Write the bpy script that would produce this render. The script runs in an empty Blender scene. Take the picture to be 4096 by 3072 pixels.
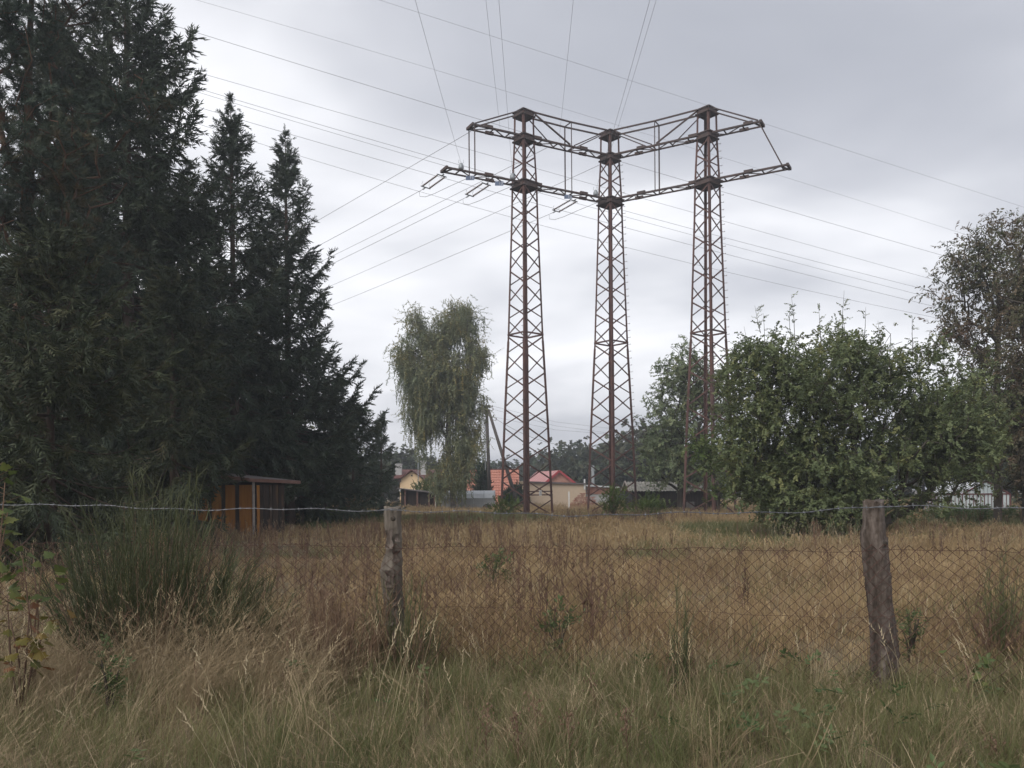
import bpy, math, random
import numpy as np
from mathutils import Vector, Matrix

S = bpy.context.scene
COL = S.collection
random.seed(11)
RNG = np.random.default_rng(11)
PI = math.pi

# ------------------------------------------------------------------ camera
F, CX, HY, ROLL, CAMZ = 3300.0, 2048.0, 1965.0, math.radians(0.4), 1.6
cd = bpy.data.cameras.new('camera')
cam = bpy.data.objects.new('camera', cd)
COL.objects.link(cam)
cam.matrix_world = Matrix.Translation((0, 0, CAMZ)) @ Matrix.Rotation(PI / 2, 4, 'X') @ Matrix.Rotation(-ROLL, 4, 'Z')
cd.sensor_width = 36.0
cd.lens = F / 4096 * 36.0
cd.shift_y = (HY - 1536) / 4096
cd.clip_start, cd.clip_end = 0.1, 3000
S.camera = cam

# ------------------------------------------------------------------ sky, sun, exposure
SUN_EL, SUN_AZ = math.radians(42), math.radians(-140)      # veiled by cloud, behind the viewer on the left
W = bpy.data.worlds.new('World')
S.world = W
W.use_nodes = True
nt = W.node_tree
nt.nodes.clear()


def N(t, **kw):
    n = nt.nodes.new(t)
    for k, v in kw.items():
        setattr(n, k, v)
    return n


def L(a, b):
    nt.links.new(a, b)


def mth(op, a, b=None, c=None):
    n = N('ShaderNodeMath', operation=op)
    for i, v in enumerate((a, b, c)):
        if v is None:
            continue
        if isinstance(v, (int, float)):
            n.inputs[i].default_value = v
        else:
            L(v, n.inputs[i])
    return n.outputs[0]


out = N('ShaderNodeOutputWorld')
bg = N('ShaderNodeBackground')
bg.inputs['Strength'].default_value = 0.10
L(bg.outputs[0], out.inputs[0])
sky = N('ShaderNodeTexSky', sky_type='NISHITA')
sky.sun_disc = False
sky.sun_elevation, sky.sun_rotation = SUN_EL, SUN_AZ
sky.air_density, sky.dust_density = 1.0, 3.0
tc = N('ShaderNodeTexCoord')
sep = N('ShaderNodeSeparateXYZ')
L(tc.outputs['Generated'], sep.inputs[0])
zz = mth('ADD', mth('MAXIMUM', sep.outputs[2], 0.0), 0.16)
cmb = N('ShaderNodeCombineXYZ')
L(mth('DIVIDE', sep.outputs[0], zz), cmb.inputs[0])
L(mth('DIVIDE', sep.outputs[1], zz), cmb.inputs[1])
cmb.inputs[2].default_value = 3.7


def cloud_noise(scale, detail, rough, dist, off):
    mp = N('ShaderNodeMapping')
    mp.inputs['Location'].default_value = off
    mp.inputs['Rotation'].default_value = (0, 0, 0.5)
    mp.inputs['Scale'].default_value = (1.0, 1.15, 1.0)
    L(cmb.outputs[0], mp.inputs[0])
    n = N('ShaderNodeTexNoise')
    n.inputs['Scale'].default_value = scale
    n.inputs['Detail'].default_value = detail
    n.inputs['Roughness'].default_value = rough
    n.inputs['Distortion'].default_value = dist
    L(mp.outputs[0], n.inputs['Vector'])
    return n.outputs['Fac']


n1 = cloud_noise(0.34, 3, 0.45, 0.25, (28.19, 6.89, -3.59))
n2 = cloud_noise(1.0, 4, 0.5, 0.3, (3.81, -5.77, 3.44))
mix = mth('ADD', mth('MULTIPLY', mth('ADD', mth('MULTIPLY', n1, 0.60), mth('MULTIPLY', n2, 0.40)), 3.0), -0.95)
# the sun's glow through the cloud layer
sd = (math.sin(SUN_AZ) * math.cos(SUN_EL), math.cos(SUN_AZ) * math.cos(SUN_EL), math.sin(SUN_EL))
dot = N('ShaderNodeVectorMath', operation='DOT_PRODUCT')
L(tc.outputs['Generated'], dot.inputs[0])
dot.inputs[1].default_value = sd
glow = mth('POWER', mth('MAXIMUM', dot.outputs['Value'], 0.0), 5.0)
val = mth('ADD', mix, mth('MULTIPLY', glow, 0.22))
ramp = N('ShaderNodeValToRGB')
cr = ramp.color_ramp
cr.interpolation = 'B_SPLINE'
cr.elements[0].position, cr.elements[0].color = 0.16, (0.295, 0.305, 0.34, 1)
cr.elements[1].position, cr.elements[1].color = 0.84, (0.88, 0.875, 0.89, 1)
e = cr.elements.new(0.42); e.color = (0.425, 0.432, 0.465, 1)
e = cr.elements.new(0.60); e.color = (0.59, 0.595, 0.62, 1)
L(val, ramp.inputs[0])
# paler towards the horizon, where the cloud deck is seen through more air
hz = mth('POWER', mth('SUBTRACT', 1.0, mth('MAXIMUM', mth('MINIMUM', mth('MULTIPLY', sep.outputs[2], 2.6), 1.0), 0.0)), 2.0)
hmix = N('ShaderNodeMixRGB')
L(mth('MULTIPLY', hz, 0.30), hmix.inputs[0])
L(ramp.outputs[0], hmix.inputs[1])
hmix.inputs[2].default_value = (0.60, 0.61, 0.655, 1)
scl = N('ShaderNodeVectorMath', operation='SCALE')
L(hmix.outputs[0], scl.inputs[0])
scl.inputs['Scale'].default_value = 10.0
smix = N('ShaderNodeMixRGB')
smix.inputs[0].default_value = 0.93
L(sky.outputs[0], smix.inputs[1])
L(scl.outputs[0], smix.inputs[2])
L(smix.outputs[0], bg.inputs['Color'])

ld = bpy.data.lights.new('sun', 'SUN')
ld.energy, ld.angle, ld.color = 1.2, math.radians(40), (1.0, 0.96, 0.9)
lo = bpy.data.objects.new('sun', ld)
COL.objects.link(lo)
lo.rotation_euler = Vector(sd).to_track_quat('Z', 'Y').to_euler()

vs = S.view_settings
vs.view_transform, vs.look, vs.gamma, vs.exposure = 'Standard', 'None', 1.0, 0.76
vs.use_curve_mapping = False
S.render.engine = 'CYCLES'
cy = S.cycles
cy.max_bounces, cy.diffuse_bounces, cy.glossy_bounces = 6, 3, 2
cy.transmission_bounces, cy.transparent_max_bounces = 4, 8
cy.use_denoising = True
cy.caustics_reflective = cy.caustics_refractive = False


# ------------------------------------------------------------------ helpers
def U(px, py, d):
    """photo pixel at distance d along the view -> world point"""
    dx, dy = (px - CX) / F, (HY - py) / F
    c, s = math.cos(ROLL), math.sin(ROLL)
    return Vector(((dx * c + dy * s) * d, d, CAMZ + (-dx * s + dy * c) * d))


def gz(x, y):
    x, y = np.asarray(x, float), np.asarray(y, float)
    a = np.clip(np.hypot(x, y) / 30, 0.25, 1.0)
    return a * (0.035 * np.sin(x * 0.9 + 1.3 * np.sin(y * 0.31)) + 0.04 * np.sin(y * 0.55 + x * 0.23 + 1.0) + 0.02 * np.sin(x * 2.1 + y * 1.7))


def G(px, d):
    p = U(px, 0, d)
    return Vector((p.x, d, float(gz(p.x, d))))


WL = {}


def place(o, parent, pos):
    w = WL.get(parent.name, Vector((0, 0, 0))) if parent else Vector((0, 0, 0))
    o.location = Vector(pos) - w
    if parent:
        o.parent = parent
    WL[o.name] = Vector(pos)


def thing(name, label, cat, pos, group=None):
    o = bpy.data.objects.new(name, None)
    o.empty_display_size = 0.2
    COL.objects.link(o)
    place(o, None, pos)
    o['label'], o['category'] = label, cat
    if group:
        o['group'] = group
    return o


def sub(name, parent, label=None):
    o = bpy.data.objects.new(name, None)
    COL.objects.link(o)
    place(o, parent, WL[parent.name])
    if label:
        o['label'] = label
    return o


class MB:
    def __init__(self):
        self.v, self.f, self.mi, self.n, self.m = [], [], [], 0, 0

    def add(self, vs, fs):
        b = self.n
        self.v.extend([tuple(p) for p in vs])
        self.n += len(vs)
        self.f.extend([tuple(i + b for i in f) for f in fs])
        self.mi.extend([self.m] * len(fs))
        return self

    def box(self, c, sx, sy, sz, rz=0.0, M=None):
        vs = [Vector((x * sx / 2, y * sy / 2, z * sz / 2)) for z in (-1, 1) for y in (-1, 1) for x in (-1, 1)]
        R = M if M is not None else Matrix.Rotation(rz, 3, 'Z')
        vs = [R @ p + Vector(c) for p in vs]
        return self.add(vs, [(0, 2, 3, 1), (4, 5, 7, 6), (0, 1, 5, 4), (2, 6, 7, 3), (0, 4, 6, 2), (1, 3, 7, 5)])

    def bar(self, p, q, w, h=None, up=(0, 0, 1)):
        """rectangular bar; w across, h along up"""
        p, q = Vector(p), Vector(q)
        h = h or w
        d = (q - p).normalized()
        u = Vector(up)
        if abs(d.dot(u.normalized())) > 0.98:
            u = Vector((1, 0.13, 0))
        s = d.cross(u).normalized()
        t = s.cross(d).normalized()
        vs = [a + s * (x * w / 2) + t * (y * h / 2) for a in (p, q) for y in (-1, 1) for x in (-1, 1)]
        return self.add(vs, [(0, 2, 3, 1), (4, 5, 7, 6), (0, 1, 5, 4), (2, 6, 7, 3), (0, 4, 6, 2), (1, 3, 7, 5)])

    def angle(self, p, q, d1, d2, w, t):
        """an L section: flanges from the corner line p-q along d1 and d2"""
        p, q, d1, d2 = Vector(p), Vector(q), Vector(d1), Vector(d2)
        prof = [d1 * 0, d1 * w, d1 * w + d2 * t, d1 * t + d2 * t, d1 * t + d2 * w, d2 * w]
        vs = [a + o for a in (p, q) for o in prof]
        fs = [(i, (i + 1) % 6, 6 + (i + 1) % 6, 6 + i) for i in range(6)] + [(0, 5, 4, 3), (0, 3, 2, 1), (6, 7, 8, 9), (6, 9, 10, 11)]
        return self.add(vs, fs)

    def tube(self, pts, r, n=5, cap=True):
        pts = [Vector(p) for p in pts]
        rs = r if hasattr(r, '__len__') else [r] * len(pts)
        vs = []
        s = None
        for i, p in enumerate(pts):
            d = (pts[min(i + 1, len(pts) - 1)] - pts[max(i - 1, 0)])
            d = d.normalized() if d.length > 1e-9 else Vector((0, 0, 1))
            if s is None:
                s = d.orthogonal().normalized()
            else:
                s = (s - d * s.dot(d))
                s = s.normalized() if s.length > 1e-6 else d.orthogonal().normalized()
            t = d.cross(s)
            for k in range(n):
                a = 2 * PI * k / n
                vs.append(p + (s * math.cos(a) + t * math.sin(a)) * rs[i])
        fs = [(i * n + k, i * n + (k + 1) % n, (i + 1) * n + (k + 1) % n, (i + 1) * n + k) for i in range(len(pts) - 1) for k in range(n)]
        if cap:
            fs.append(tuple(range(n - 1, -1, -1)))
            fs.append(tuple((len(pts) - 1) * n + k for k in range(n)))
        return self.add(vs, fs)

    def quad(self, *p):
        return self.add(p, [tuple(range(len(p)))])

    def prism(self, poly, ext):
        """polygon (3d points) extruded by the vector ext"""
        n = len(poly)
        ext = Vector(ext)
        vs = [Vector(p) for p in poly] + [Vector(p) + ext for p in poly]
        return self.add(vs, [tuple(range(n - 1, -1, -1)), tuple(range(n, 2 * n))] + [(i, (i + 1) % n, n + (i + 1) % n, n + i) for i in range(n)])

    def mesh(self, name, mats, off=(0, 0, 0), smooth=False):
        me = bpy.data.meshes.new(name)
        o = Vector(off)
        me.from_pydata([(p[0] - o.x, p[1] - o.y, p[2] - o.z) for p in self.v], [], self.f)
        for m in (mats if isinstance(mats, (list, tuple)) else [mats]):
            me.materials.append(m)
        if isinstance(mats, (list, tuple)) and len(mats) > 1:
            me.polygons.foreach_set('material_index', self.mi)
        if smooth:
            me.polygons.foreach_set('use_smooth', [True] * len(me.polygons))
        me.update()
        return me


def obj(name, mb, mat, parent=None, smooth=False, kind=None, label=None, cat=None, group=None, pos=None):
    base = WL[parent.name] if parent else Vector(pos if pos is not None else (0, 0, 0))
    o = bpy.data.objects.new(name, mb.mesh(name, mat, base, smooth))
    COL.objects.link(o)
    place(o, parent, base)
    for k, v in (('kind', kind), ('label', label), ('category', cat), ('group', group)):
        if v:
            o[k] = v
    return o


def inst(name, me, parent, pos, rot=(0, 0, 0), scale=(1, 1, 1)):
    o = bpy.data.objects.new(name, me)
    COL.objects.link(o)
    place(o, parent, pos)
    o.rotation_euler = rot
    o.scale = scale
    return o


# ------------------------------------------------------------------ materials
def mat(name, stops, rough=0.8, noise=4.0, bump=0.0, bscale=40.0, metal=0.0, spec=0.3, detail=5.0, coord='Object', stretch=(1, 1, 1), random_mix=0.0, hs=0.0):
    """stops: colours along a noise; random_mix: how much the instance's own random number counts"""
    m = bpy.data.materials.new(name)
    m.use_nodes = True
    t = m.node_tree
    t.nodes.clear()
    o = t.nodes.new('ShaderNodeOutputMaterial')
    b = t.nodes.new('ShaderNodeBsdfPrincipled')
    t.links.new(b.outputs[0], o.inputs[0])
    b.inputs['Roughness'].default_value = rough
    b.inputs['Metallic'].default_value = metal
    b.inputs['Specular IOR Level'].default_value = spec
    tc = t.nodes.new('ShaderNodeTexCoord')
    geo = t.nodes.new('ShaderNodeNewGeometry')
    mp = t.nodes.new('ShaderNodeMapping')
    mp.inputs['Scale'].default_value = stretch
    t.links.new(geo.outputs['Position'] if coord == 'World' else tc.outputs[coord], mp.inputs[0])
    nz = t.nodes.new('ShaderNodeTexNoise')
    nz.inputs['Scale'].default_value = noise
    nz.inputs['Detail'].default_value = detail
    nz.inputs['Roughness'].default_value = 0.62
    t.links.new(mp.outputs[0], nz.inputs['Vector'])
    # noise sits near .5: widen it
    ml = t.nodes.new('ShaderNodeMapRange')
    ml.inputs['From Min'].default_value, ml.inputs['From Max'].default_value = 0.28, 0.72
    t.links.new(nz.outputs['Fac'], ml.inputs['Value'])
    fac = ml.outputs[0]
    if random_mix > 0:
        oi = t.nodes.new('ShaderNodeObjectInfo')
        mx = t.nodes.new('ShaderNodeMix')
        mx.data_type = 'FLOAT'
        mx.inputs[0].default_value = random_mix
        t.links.new(fac, mx.inputs[2])
        t.links.new(oi.outputs['Random'], mx.inputs[3])
        fac = mx.outputs[0]
    r = t.nodes.new('ShaderNodeValToRGB')
    els = r.color_ramp.elements
    n = len(stops)
    for i, c in enumerate(stops):
        p = c[3] if len(c) > 3 else (i / (n - 1) if n > 1 else 0)
        if i < 2:
            e = els[i]
            e.position = p
        else:
            e = els.new(p)
        e.color = (c[0], c[1], c[2], 1)
    if n == 1:
        els[1].color = els[0].color
    t.links.new(fac, r.inputs[0])
    t.links.new(r.outputs[0], b.inputs['Base Color'])
    if bump > 0:
        n2 = t.nodes.new('ShaderNodeTexNoise')
        n2.inputs['Scale'].default_value = bscale
        n2.inputs['Detail'].default_value = 6
        t.links.new(mp.outputs[0], n2.inputs['Vector'])
        bp = t.nodes.new('ShaderNodeBump')
        bp.inputs['Strength'].default_value = bump
        bp.inputs['Distance'].default_value = 0.02
        t.links.new(n2.outputs['Fac'], bp.inputs['Height'])
        t.links.new(bp.outputs[0], b.inputs['Normal'])
    return m


def leafmat(name, stops, noise=0.6, random_mix=0.55, trans=0.35, rough=0.55, spec=0.25, tcol=1.25):
    """leaves and blades: colours by place and by instance, some light through them"""
    m = mat(name, stops, rough=rough, noise=noise, coord='World', spec=spec, detail=3, random_mix=random_mix)
    t = m.node_tree
    b = [n for n in t.nodes if n.type == 'BSDF_PRINCIPLED'][0]
    o = [n for n in t.nodes if n.type == 'OUTPUT_MATERIAL'][0]
    r = [n for n in t.nodes if n.type == 'VALTORGB'][0]
    tr = t.nodes.new('ShaderNodeBsdfTranslucent')
    t.links.new(r.outputs[0], tr.inputs[0])
    mx = t.nodes.new('ShaderNodeMixShader')
    mx.inputs[0].default_value = trans
    t.links.new(b.outputs[0], mx.inputs[1])
    t.links.new(tr.outputs[0], mx.inputs[2])
    t.links.new(mx.outputs[0], o.inputs[0])
    return m


M = {}
M['rust'] = mat('rusty_steel', [(0.052, 0.034, 0.033), (0.076, 0.043, 0.039), (0.105, 0.055, 0.045), (0.064, 0.043, 0.042)], 0.85, 0.9, 0.25, 60)
M['rust_arm'] = mat('weathered_steel', [(0.05, 0.040, 0.039), (0.07, 0.049, 0.044), (0.088, 0.057, 0.048)], 0.8, 1.2, 0.2, 60)
M['galv'] = mat('galvanised_steel', [(0.22, 0.24, 0.25), (0.36, 0.38, 0.4)], 0.5, 6, metal=0.4)
M['wire'] = mat('aluminium_wire', [(0.16, 0.16, 0.165), (0.24, 0.24, 0.25)], 0.6, 0.5, metal=0.2)
M['porcelain'] = mat('brown_porcelain', [(0.09, 0.055, 0.04), (0.16, 0.10, 0.07)], 0.3, 5, spec=0.5)
M['blue'] = mat('blue_enamel', [(0.13, 0.17, 0.28), (0.20, 0.25, 0.36)], 0.45, 14)
M['white'] = mat('white_enamel', [(0.62, 0.63, 0.62), (0.8, 0.8, 0.79)], 0.5, 12)
M['black'] = mat('black_print', [(0.03, 0.03, 0.03)], 0.7)
M['bark'] = mat('conifer_bark', [(0.035, 0.024, 0.018), (0.075, 0.052, 0.04), (0.11, 0.08, 0.062)], 0.95, 3, 0.6, 20, stretch=(1, 1, 0.3))
M['bark2'] = mat('broadleaf_bark', [(0.03, 0.024, 0.018), (0.06, 0.05, 0.04), (0.10, 0.088, 0.07)], 0.95, 4, 0.5, 24, stretch=(1, 1, 0.3))
M['birchbark'] = mat('birch_bark', [(0.04, 0.035, 0.03), (0.13, 0.115, 0.10), (0.34, 0.32, 0.29)], 0.9, 2.5, 0.4, 12)
M['pinebark'] = mat('pine_bark', [(0.04, 0.026, 0.018), (0.095, 0.055, 0.034), (0.06, 0.04, 0.03)], 0.95, 3, 0.6, 20)
M['spruce'] = leafmat('spruce_needles', [(0.030, 0.046, 0.032), (0.044, 0.064, 0.042), (0.062, 0.082, 0.050), (0.078, 0.080, 0.046)], 0.5, 0.6, 0.12, 0.6)
M['spruce_dark'] = leafmat('old_spruce_needles', [(0.026, 0.038, 0.022), (0.040, 0.054, 0.029), (0.060, 0.070, 0.034), (0.090, 0.078, 0.036)], 0.5, 0.6, 0.12, 0.6)
M['pine'] = leafmat('pine_needles', [(0.020, 0.038, 0.026), (0.032, 0.052, 0.036), (0.045, 0.060, 0.036), (0.10, 0.062, 0.022)], 0.45, 0.45, 0.12, 0.6)
M['birchleaf'] = leafmat('birch_leaves', [(0.13, 0.16, 0.095), (0.175, 0.205, 0.125), (0.21, 0.23, 0.13), (0.26, 0.24, 0.11), (0.42, 0.31, 0.09)], 0.45, 0.45, 0.35)
M['limeleaf'] = leafmat('hazel_leaves', [(0.080, 0.108, 0.050), (0.12, 0.152, 0.07), (0.165, 0.195, 0.09), (0.25, 0.24, 0.085)], 0.7, 0.6, 0.28, 0.5)
M['ashleaf'] = leafmat('walnut_leaves', [(0.12, 0.16, 0.085), (0.17, 0.215, 0.115), (0.22, 0.26, 0.145), (0.28, 0.28, 0.13)], 0.5, 0.55, 0.3)
M['redleaf'] = leafmat('russet_leaves', [(0.070, 0.092, 0.048), (0.105, 0.112, 0.06), (0.15, 0.115, 0.075), (0.19, 0.115, 0.082)], 0.35, 0.5, 0.3)
M['farleaf'] = leafmat('far_wood_leaves', [(0.030, 0.050, 0.028), (0.052, 0.072, 0.038), (0.075, 0.078, 0.040), (0.10, 0.075, 0.04)], 0.09, 0.4, 0.2)
M['bushleaf'] = leafmat('bush_leaves', [(0.05, 0.085, 0.018), (0.085, 0.125, 0.028), (0.13, 0.155, 0.04)], 0.9, 0.6, 0.3)
M['thuja'] = leafmat('thuja_leaves', [(0.015, 0.035, 0.014), (0.028, 0.055, 0.02)], 0.9, 0.6, 0.1)
M['broom'] = leafmat('broom_stems', [(0.044, 0.053, 0.024), (0.072, 0.081, 0.037), (0.11, 0.115, 0.052)], 1.2, 0.6, 0.12)
M['maple'] = leafmat('maple_leaves', [(0.06, 0.088, 0.03), (0.10, 0.13, 0.04), (0.15, 0.155, 0.045)], 6, 0.7, 0.4)
M['mapleold'] = leafmat('autumn_maple_leaves', [(0.05, 0.075, 0.03), (0.16, 0.13, 0.03), (0.20, 0.09, 0.035), (0.22, 0.12, 0.08)], 6, 0.8, 0.4)
M['dry'] = leafmat('dry_grass', [(0.17, 0.125, 0.075), (0.28, 0.215, 0.13), (0.38, 0.30, 0.19), (0.44, 0.35, 0.23)], 0.55, 0.55, 0.3, 0.7)
M['drywarm'] = leafmat('dry_meadow_grass', [(0.165, 0.115, 0.064), (0.295, 0.21, 0.112), (0.41, 0.302, 0.165), (0.50, 0.39, 0.225)], 0.45, 0.35, 0.3, 0.7)
M['green'] = leafmat('green_grass', [(0.085, 0.098, 0.038), (0.125, 0.138, 0.056), (0.18, 0.178, 0.08), (0.27, 0.235, 0.12)], 0.5, 0.6, 0.35, 0.6)
M['straw'] = leafmat('straw_stems', [(0.30, 0.23, 0.13), (0.42, 0.34, 0.21), (0.52, 0.44, 0.30)], 0.8, 0.6, 0.3, 0.6)
M['russet'] = leafmat('russet_grass', [(0.13, 0.088, 0.052), (0.22, 0.152, 0.085), (0.31, 0.22, 0.125), (0.38, 0.285, 0.165)], 0.5, 0.45, 0.25, 0.7)
M['stalk'] = leafmat('brown_stalks', [(0.10, 0.062, 0.044), (0.15, 0.094, 0.064), (0.21, 0.14, 0.092)], 0.5, 0.6, 0.15, 0.8)
M['weed'] = leafmat('weed_leaves', [(0.06, 0.09, 0.035), (0.10, 0.14, 0.055), (0.13, 0.155, 0.07)], 3, 0.7, 0.35)
M['soil'] = mat('meadow_ground', [(0.05, 0.04, 0.024), (0.10, 0.078, 0.044), (0.15, 0.115, 0.068), (0.095, 0.10, 0.045)], 0.95, 0.35, 0.6, 9, detail=8)


# ------------------------------------------------------------------ geometry-node scattering (foliage and grass only)
def proto(name, mb, m):
    return bpy.data.objects.new(name, mb.mesh(name, m))


GROUPS = {}


def node_group(protos):
    key = tuple(p.name for p in protos)
    if key in GROUPS:
        return GROUPS[key]
    g = bpy.data.node_groups.new('scatter', 'GeometryNodeTree')
    g.interface.new_socket(name='Geometry', in_out='INPUT', socket_type='NodeSocketGeometry')
    g.interface.new_socket(name='Geometry', in_out='OUTPUT', socket_type='NodeSocketGeometry')
    nd = g.nodes
    gi, go = nd.new('NodeGroupInput'), nd.new('NodeGroupOutput')
    iop = nd.new('GeometryNodeInstanceOnPoints')
    jn = nd.new('GeometryNodeJoinGeometry')
    for p in reversed(protos):
        oi = nd.new('GeometryNodeObjectInfo')
        oi.inputs['Object'].default_value = p
        oi.inputs['As Instance'].default_value = False
        oi.transform_space = 'ORIGINAL'
        gt = nd.new('GeometryNodeGeometryToInstance')
        g.links.new(oi.outputs['Geometry'], gt.inputs[0])
        g.links.new(gt.outputs[0], jn.inputs[0])
    g.links.new(gi.outputs[0], iop.inputs['Points'])
    g.links.new(jn.outputs[0], iop.inputs['Instance'])
    iop.inputs['Pick Instance'].default_value = True

    def attr(n, t):
        a = nd.new('GeometryNodeInputNamedAttribute')
        a.data_type = t
        a.inputs['Name'].default_value = n
        return a.outputs['Attribute']
    g.links.new(attr('idx', 'INT'), iop.inputs['Instance Index'])
    e2r = nd.new('FunctionNodeEulerToRotation')
    g.links.new(attr('rot', 'FLOAT_VECTOR'), e2r.inputs[0])
    g.links.new(e2r.outputs[0], iop.inputs['Rotation'])
    g.links.new(attr('scl', 'FLOAT_VECTOR'), iop.inputs['Scale'])
    g.links.new(iop.outputs[0], go.inputs[0])
    GROUPS[key] = g
    return g


def scatter(name, P, R, Sc, protos, parent=None, idx=None, label=None, cat=None, pos=(0, 0, 0), kind='stuff'):
    P = np.asarray(P, np.float32)
    n = len(P)
    base = WL[parent.name] if parent else Vector(pos)
    Sc = np.asarray(Sc, np.float32)
    if Sc.ndim == 1:
        Sc = np.repeat(Sc[:, None], 3, 1)
    if idx is None:
        idx = RNG.integers(0, len(protos), n)
    me = bpy.data.meshes.new(name)
    me.vertices.add(n)
    me.vertices.foreach_set('co', (P - np.array(base, np.float32)).ravel())
    me.attributes.new('rot', 'FLOAT_VECTOR', 'POINT').data.foreach_set('vector', np.asarray(R, np.float32).ravel())
    me.attributes.new('scl', 'FLOAT_VECTOR', 'POINT').data.foreach_set('vector', Sc.ravel())
    me.attributes.new('idx', 'INT', 'POINT').data.foreach_set('value', np.asarray(idx, np.int32))
    me.update()
    o = bpy.data.objects.new(name, me)
    COL.objects.link(o)
    place(o, parent, base)
    md = o.modifiers.new('scatter', 'NODES')
    md.node_group = node_group(protos)
    o['kind'] = kind
    if label:
        o['label'] = label
    if cat:
        o['category'] = cat
    return o


# ------------------------------------------------------------------ prototypes: needles, leaves, blades
def spindle(mb, p, d, ln, r):
    p, d = Vector(p), Vector(d).normalized()
    s = d.orthogonal().normalized()
    t = d.cross(s)
    m = p + d * ln * 0.35
    q = p + d * ln
    ring = [m + (s * math.cos(a) + t * math.sin(a)) * r for a in (0, 2.1, 4.2)]
    mb.add([p, *ring, q], [(0, 2, 1), (0, 3, 2), (0, 1, 3), (1, 2, 4), (2, 3, 4), (3, 1, 4)])


def spruce_twig(seed, r=0.024, ln=0.56, droop=0.12, k=13):
    rd = random.Random(seed)
    mb = MB()
    for i in range(k):
        s = i / (k - 1)
        p = Vector((ln * s * 0.8, rd.uniform(-.01, .01), -droop * s * s))
        a = rd.uniform(0.45, 0.95) * (1 if i % 2 else -1)
        if i == k - 1:
            a = rd.uniform(-.2, .2)
        d = Vector((math.cos(a), math.sin(a), rd.uniform(-.55, .2)))
        spindle(mb, p, d, rd.uniform(0.16, 0.30) * (1.05 - 0.35 * s) * ln / .5, r * rd.uniform(.8, 1.25))
    spindle(mb, (0, 0, 0), (1, 0, -droop * 1.2), ln, r)
    return mb


def pine_tuft(seed):
    rd = random.Random(seed)
    mb = MB()
    for i in range(34):
        a, b = rd.uniform(0, 2 * PI), rd.uniform(-0.5, 1.45)
        d = Vector((math.sin(b), math.cos(b) * math.cos(a), math.cos(b) * math.sin(a)))
        p = Vector((rd.uniform(0, 0.14), 0, 0))
        s = d.orthogonal().normalized() * 0.0075
        mb.add([p - s, p + s, p + d * rd.uniform(0.10, 0.17)], [(0, 1, 2)])
    return mb


def leaf(mb, p, d, nrm, ln, w, fold=0.12, pts=None):
    p, d = Vector(p), Vector(d).normalized()
    n = Vector(nrm)
    s = d.cross(n)
    s = s.normalized() if s.length > 1e-5 else d.orthogonal().normalized()
    n = s.cross(d)
    f = n * (w * fold)
    mb.add([p, p + d * ln * 0.3 + s * w * .46 + f, p + d * ln * 0.68 + s * w * .42 + f, p + d * ln,
            p + d * ln * 0.68 - s * w * .42 + f, p + d * ln * 0.3 - s * w * .46 + f],
           [(0, 1, 2, 3), (0, 3, 4, 5)])


def leaf_spray(seed, n=9, ln=0.36, ll=0.085, lw=0.07, droop=0.5):
    rd = random.Random(seed)
    mb = MB()
    for i in range(n):
        s = (i + 0.6) / n
        p = Vector((ln * s, rd.uniform(-.03, .03), rd.uniform(-.03, .03) - 0.05 * s * s))
        a = (1 if i % 2 else -1) * rd.uniform(0.3, 1.5)
        d = Vector((math.cos(a) * .8 + .2, math.sin(a), rd.uniform(-droop * 1.6, 0.25)))
        nr = Vector((rd.uniform(-.5, .5), rd.uniform(-.5, .5), 1))
        leaf(mb, p, d, nr, ll * rd.uniform(.7, 1.25), lw * rd.uniform(.75, 1.2))
    mb.tube([(0, 0, 0), (ln * .6, 0, -.015), (ln, 0, -.05)], [0.005, 0.004, 0.002], 3, False)
    return mb


def birch_strand(seed):
    rd = random.Random(seed)
    mb = MB()
    x = y = 0.0
    for i in range(22):
        x += rd.uniform(-.014, .014)
        y += rd.uniform(-.014, .014)
        z = -0.75 * i / 21
        a = rd.uniform(0, 2 * PI)
        d = Vector((math.cos(a) * .7, math.sin(a) * .7, -1))
        leaf(mb, (x, y, z), d, (math.cos(a + 1), math.sin(a + 1), .4), rd.uniform(.055, .085), rd.uniform(.04, .06))
    return mb


def tuft(seed, n, h, hv, w, spread, bend, lean=(0, 0), heads=0.0, head_len=0.1, seg=3):
    rd = random.Random(seed)
    mb = MB()
    for i in range(n):
        a = rd.uniform(0, 2 * PI)
        r = spread * math.sqrt(rd.random())
        p = Vector((r * math.cos(a), r * math.sin(a), -0.03))
        hh = h * (1 + rd.uniform(-hv, hv))
        ba = rd.uniform(0, 2 * PI)
        bd = Vector((math.cos(ba), math.sin(ba), 0)) * (bend * rd.uniform(.2, 1.2)) + Vector((lean[0], lean[1], 0)) * rd.uniform(.5, 1.3)
        sa = rd.uniform(0, PI)
        side = Vector((math.cos(sa), math.sin(sa), 0))
        vs, fs = [], []
        for k in range(seg + 1):
            s = k / seg
            c = p + Vector((0, 0, hh * (s - 0.28 * s * s * min(1.2, bd.length)))) + bd * hh * s * s
            ww = w * (1 - 0.75 * s) * 0.5
            vs += [c - side * ww, c + side * ww]
        fs = [(2 * k, 2 * k + 1, 2 * k + 3, 2 * k + 2) for k in range(seg)]
        mb.add(vs, fs)
        if rd.random() < heads:
            tip = vs[-1]
            dr = (vs[-1] - vs[-3]).normalized()
            for j in range(6):
                q = tip + dr * (head_len * (j / 5 - .25))
                o = Vector((rd.uniform(-1, 1), rd.uniform(-1, 1), rd.uniform(-.2, 1))) * head_len * .22
                sd2 = side * w * .9
                mb.add([q - sd2, q + sd2, q + o + dr * head_len * .25], [(0, 1, 2)])
    return mb


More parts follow.
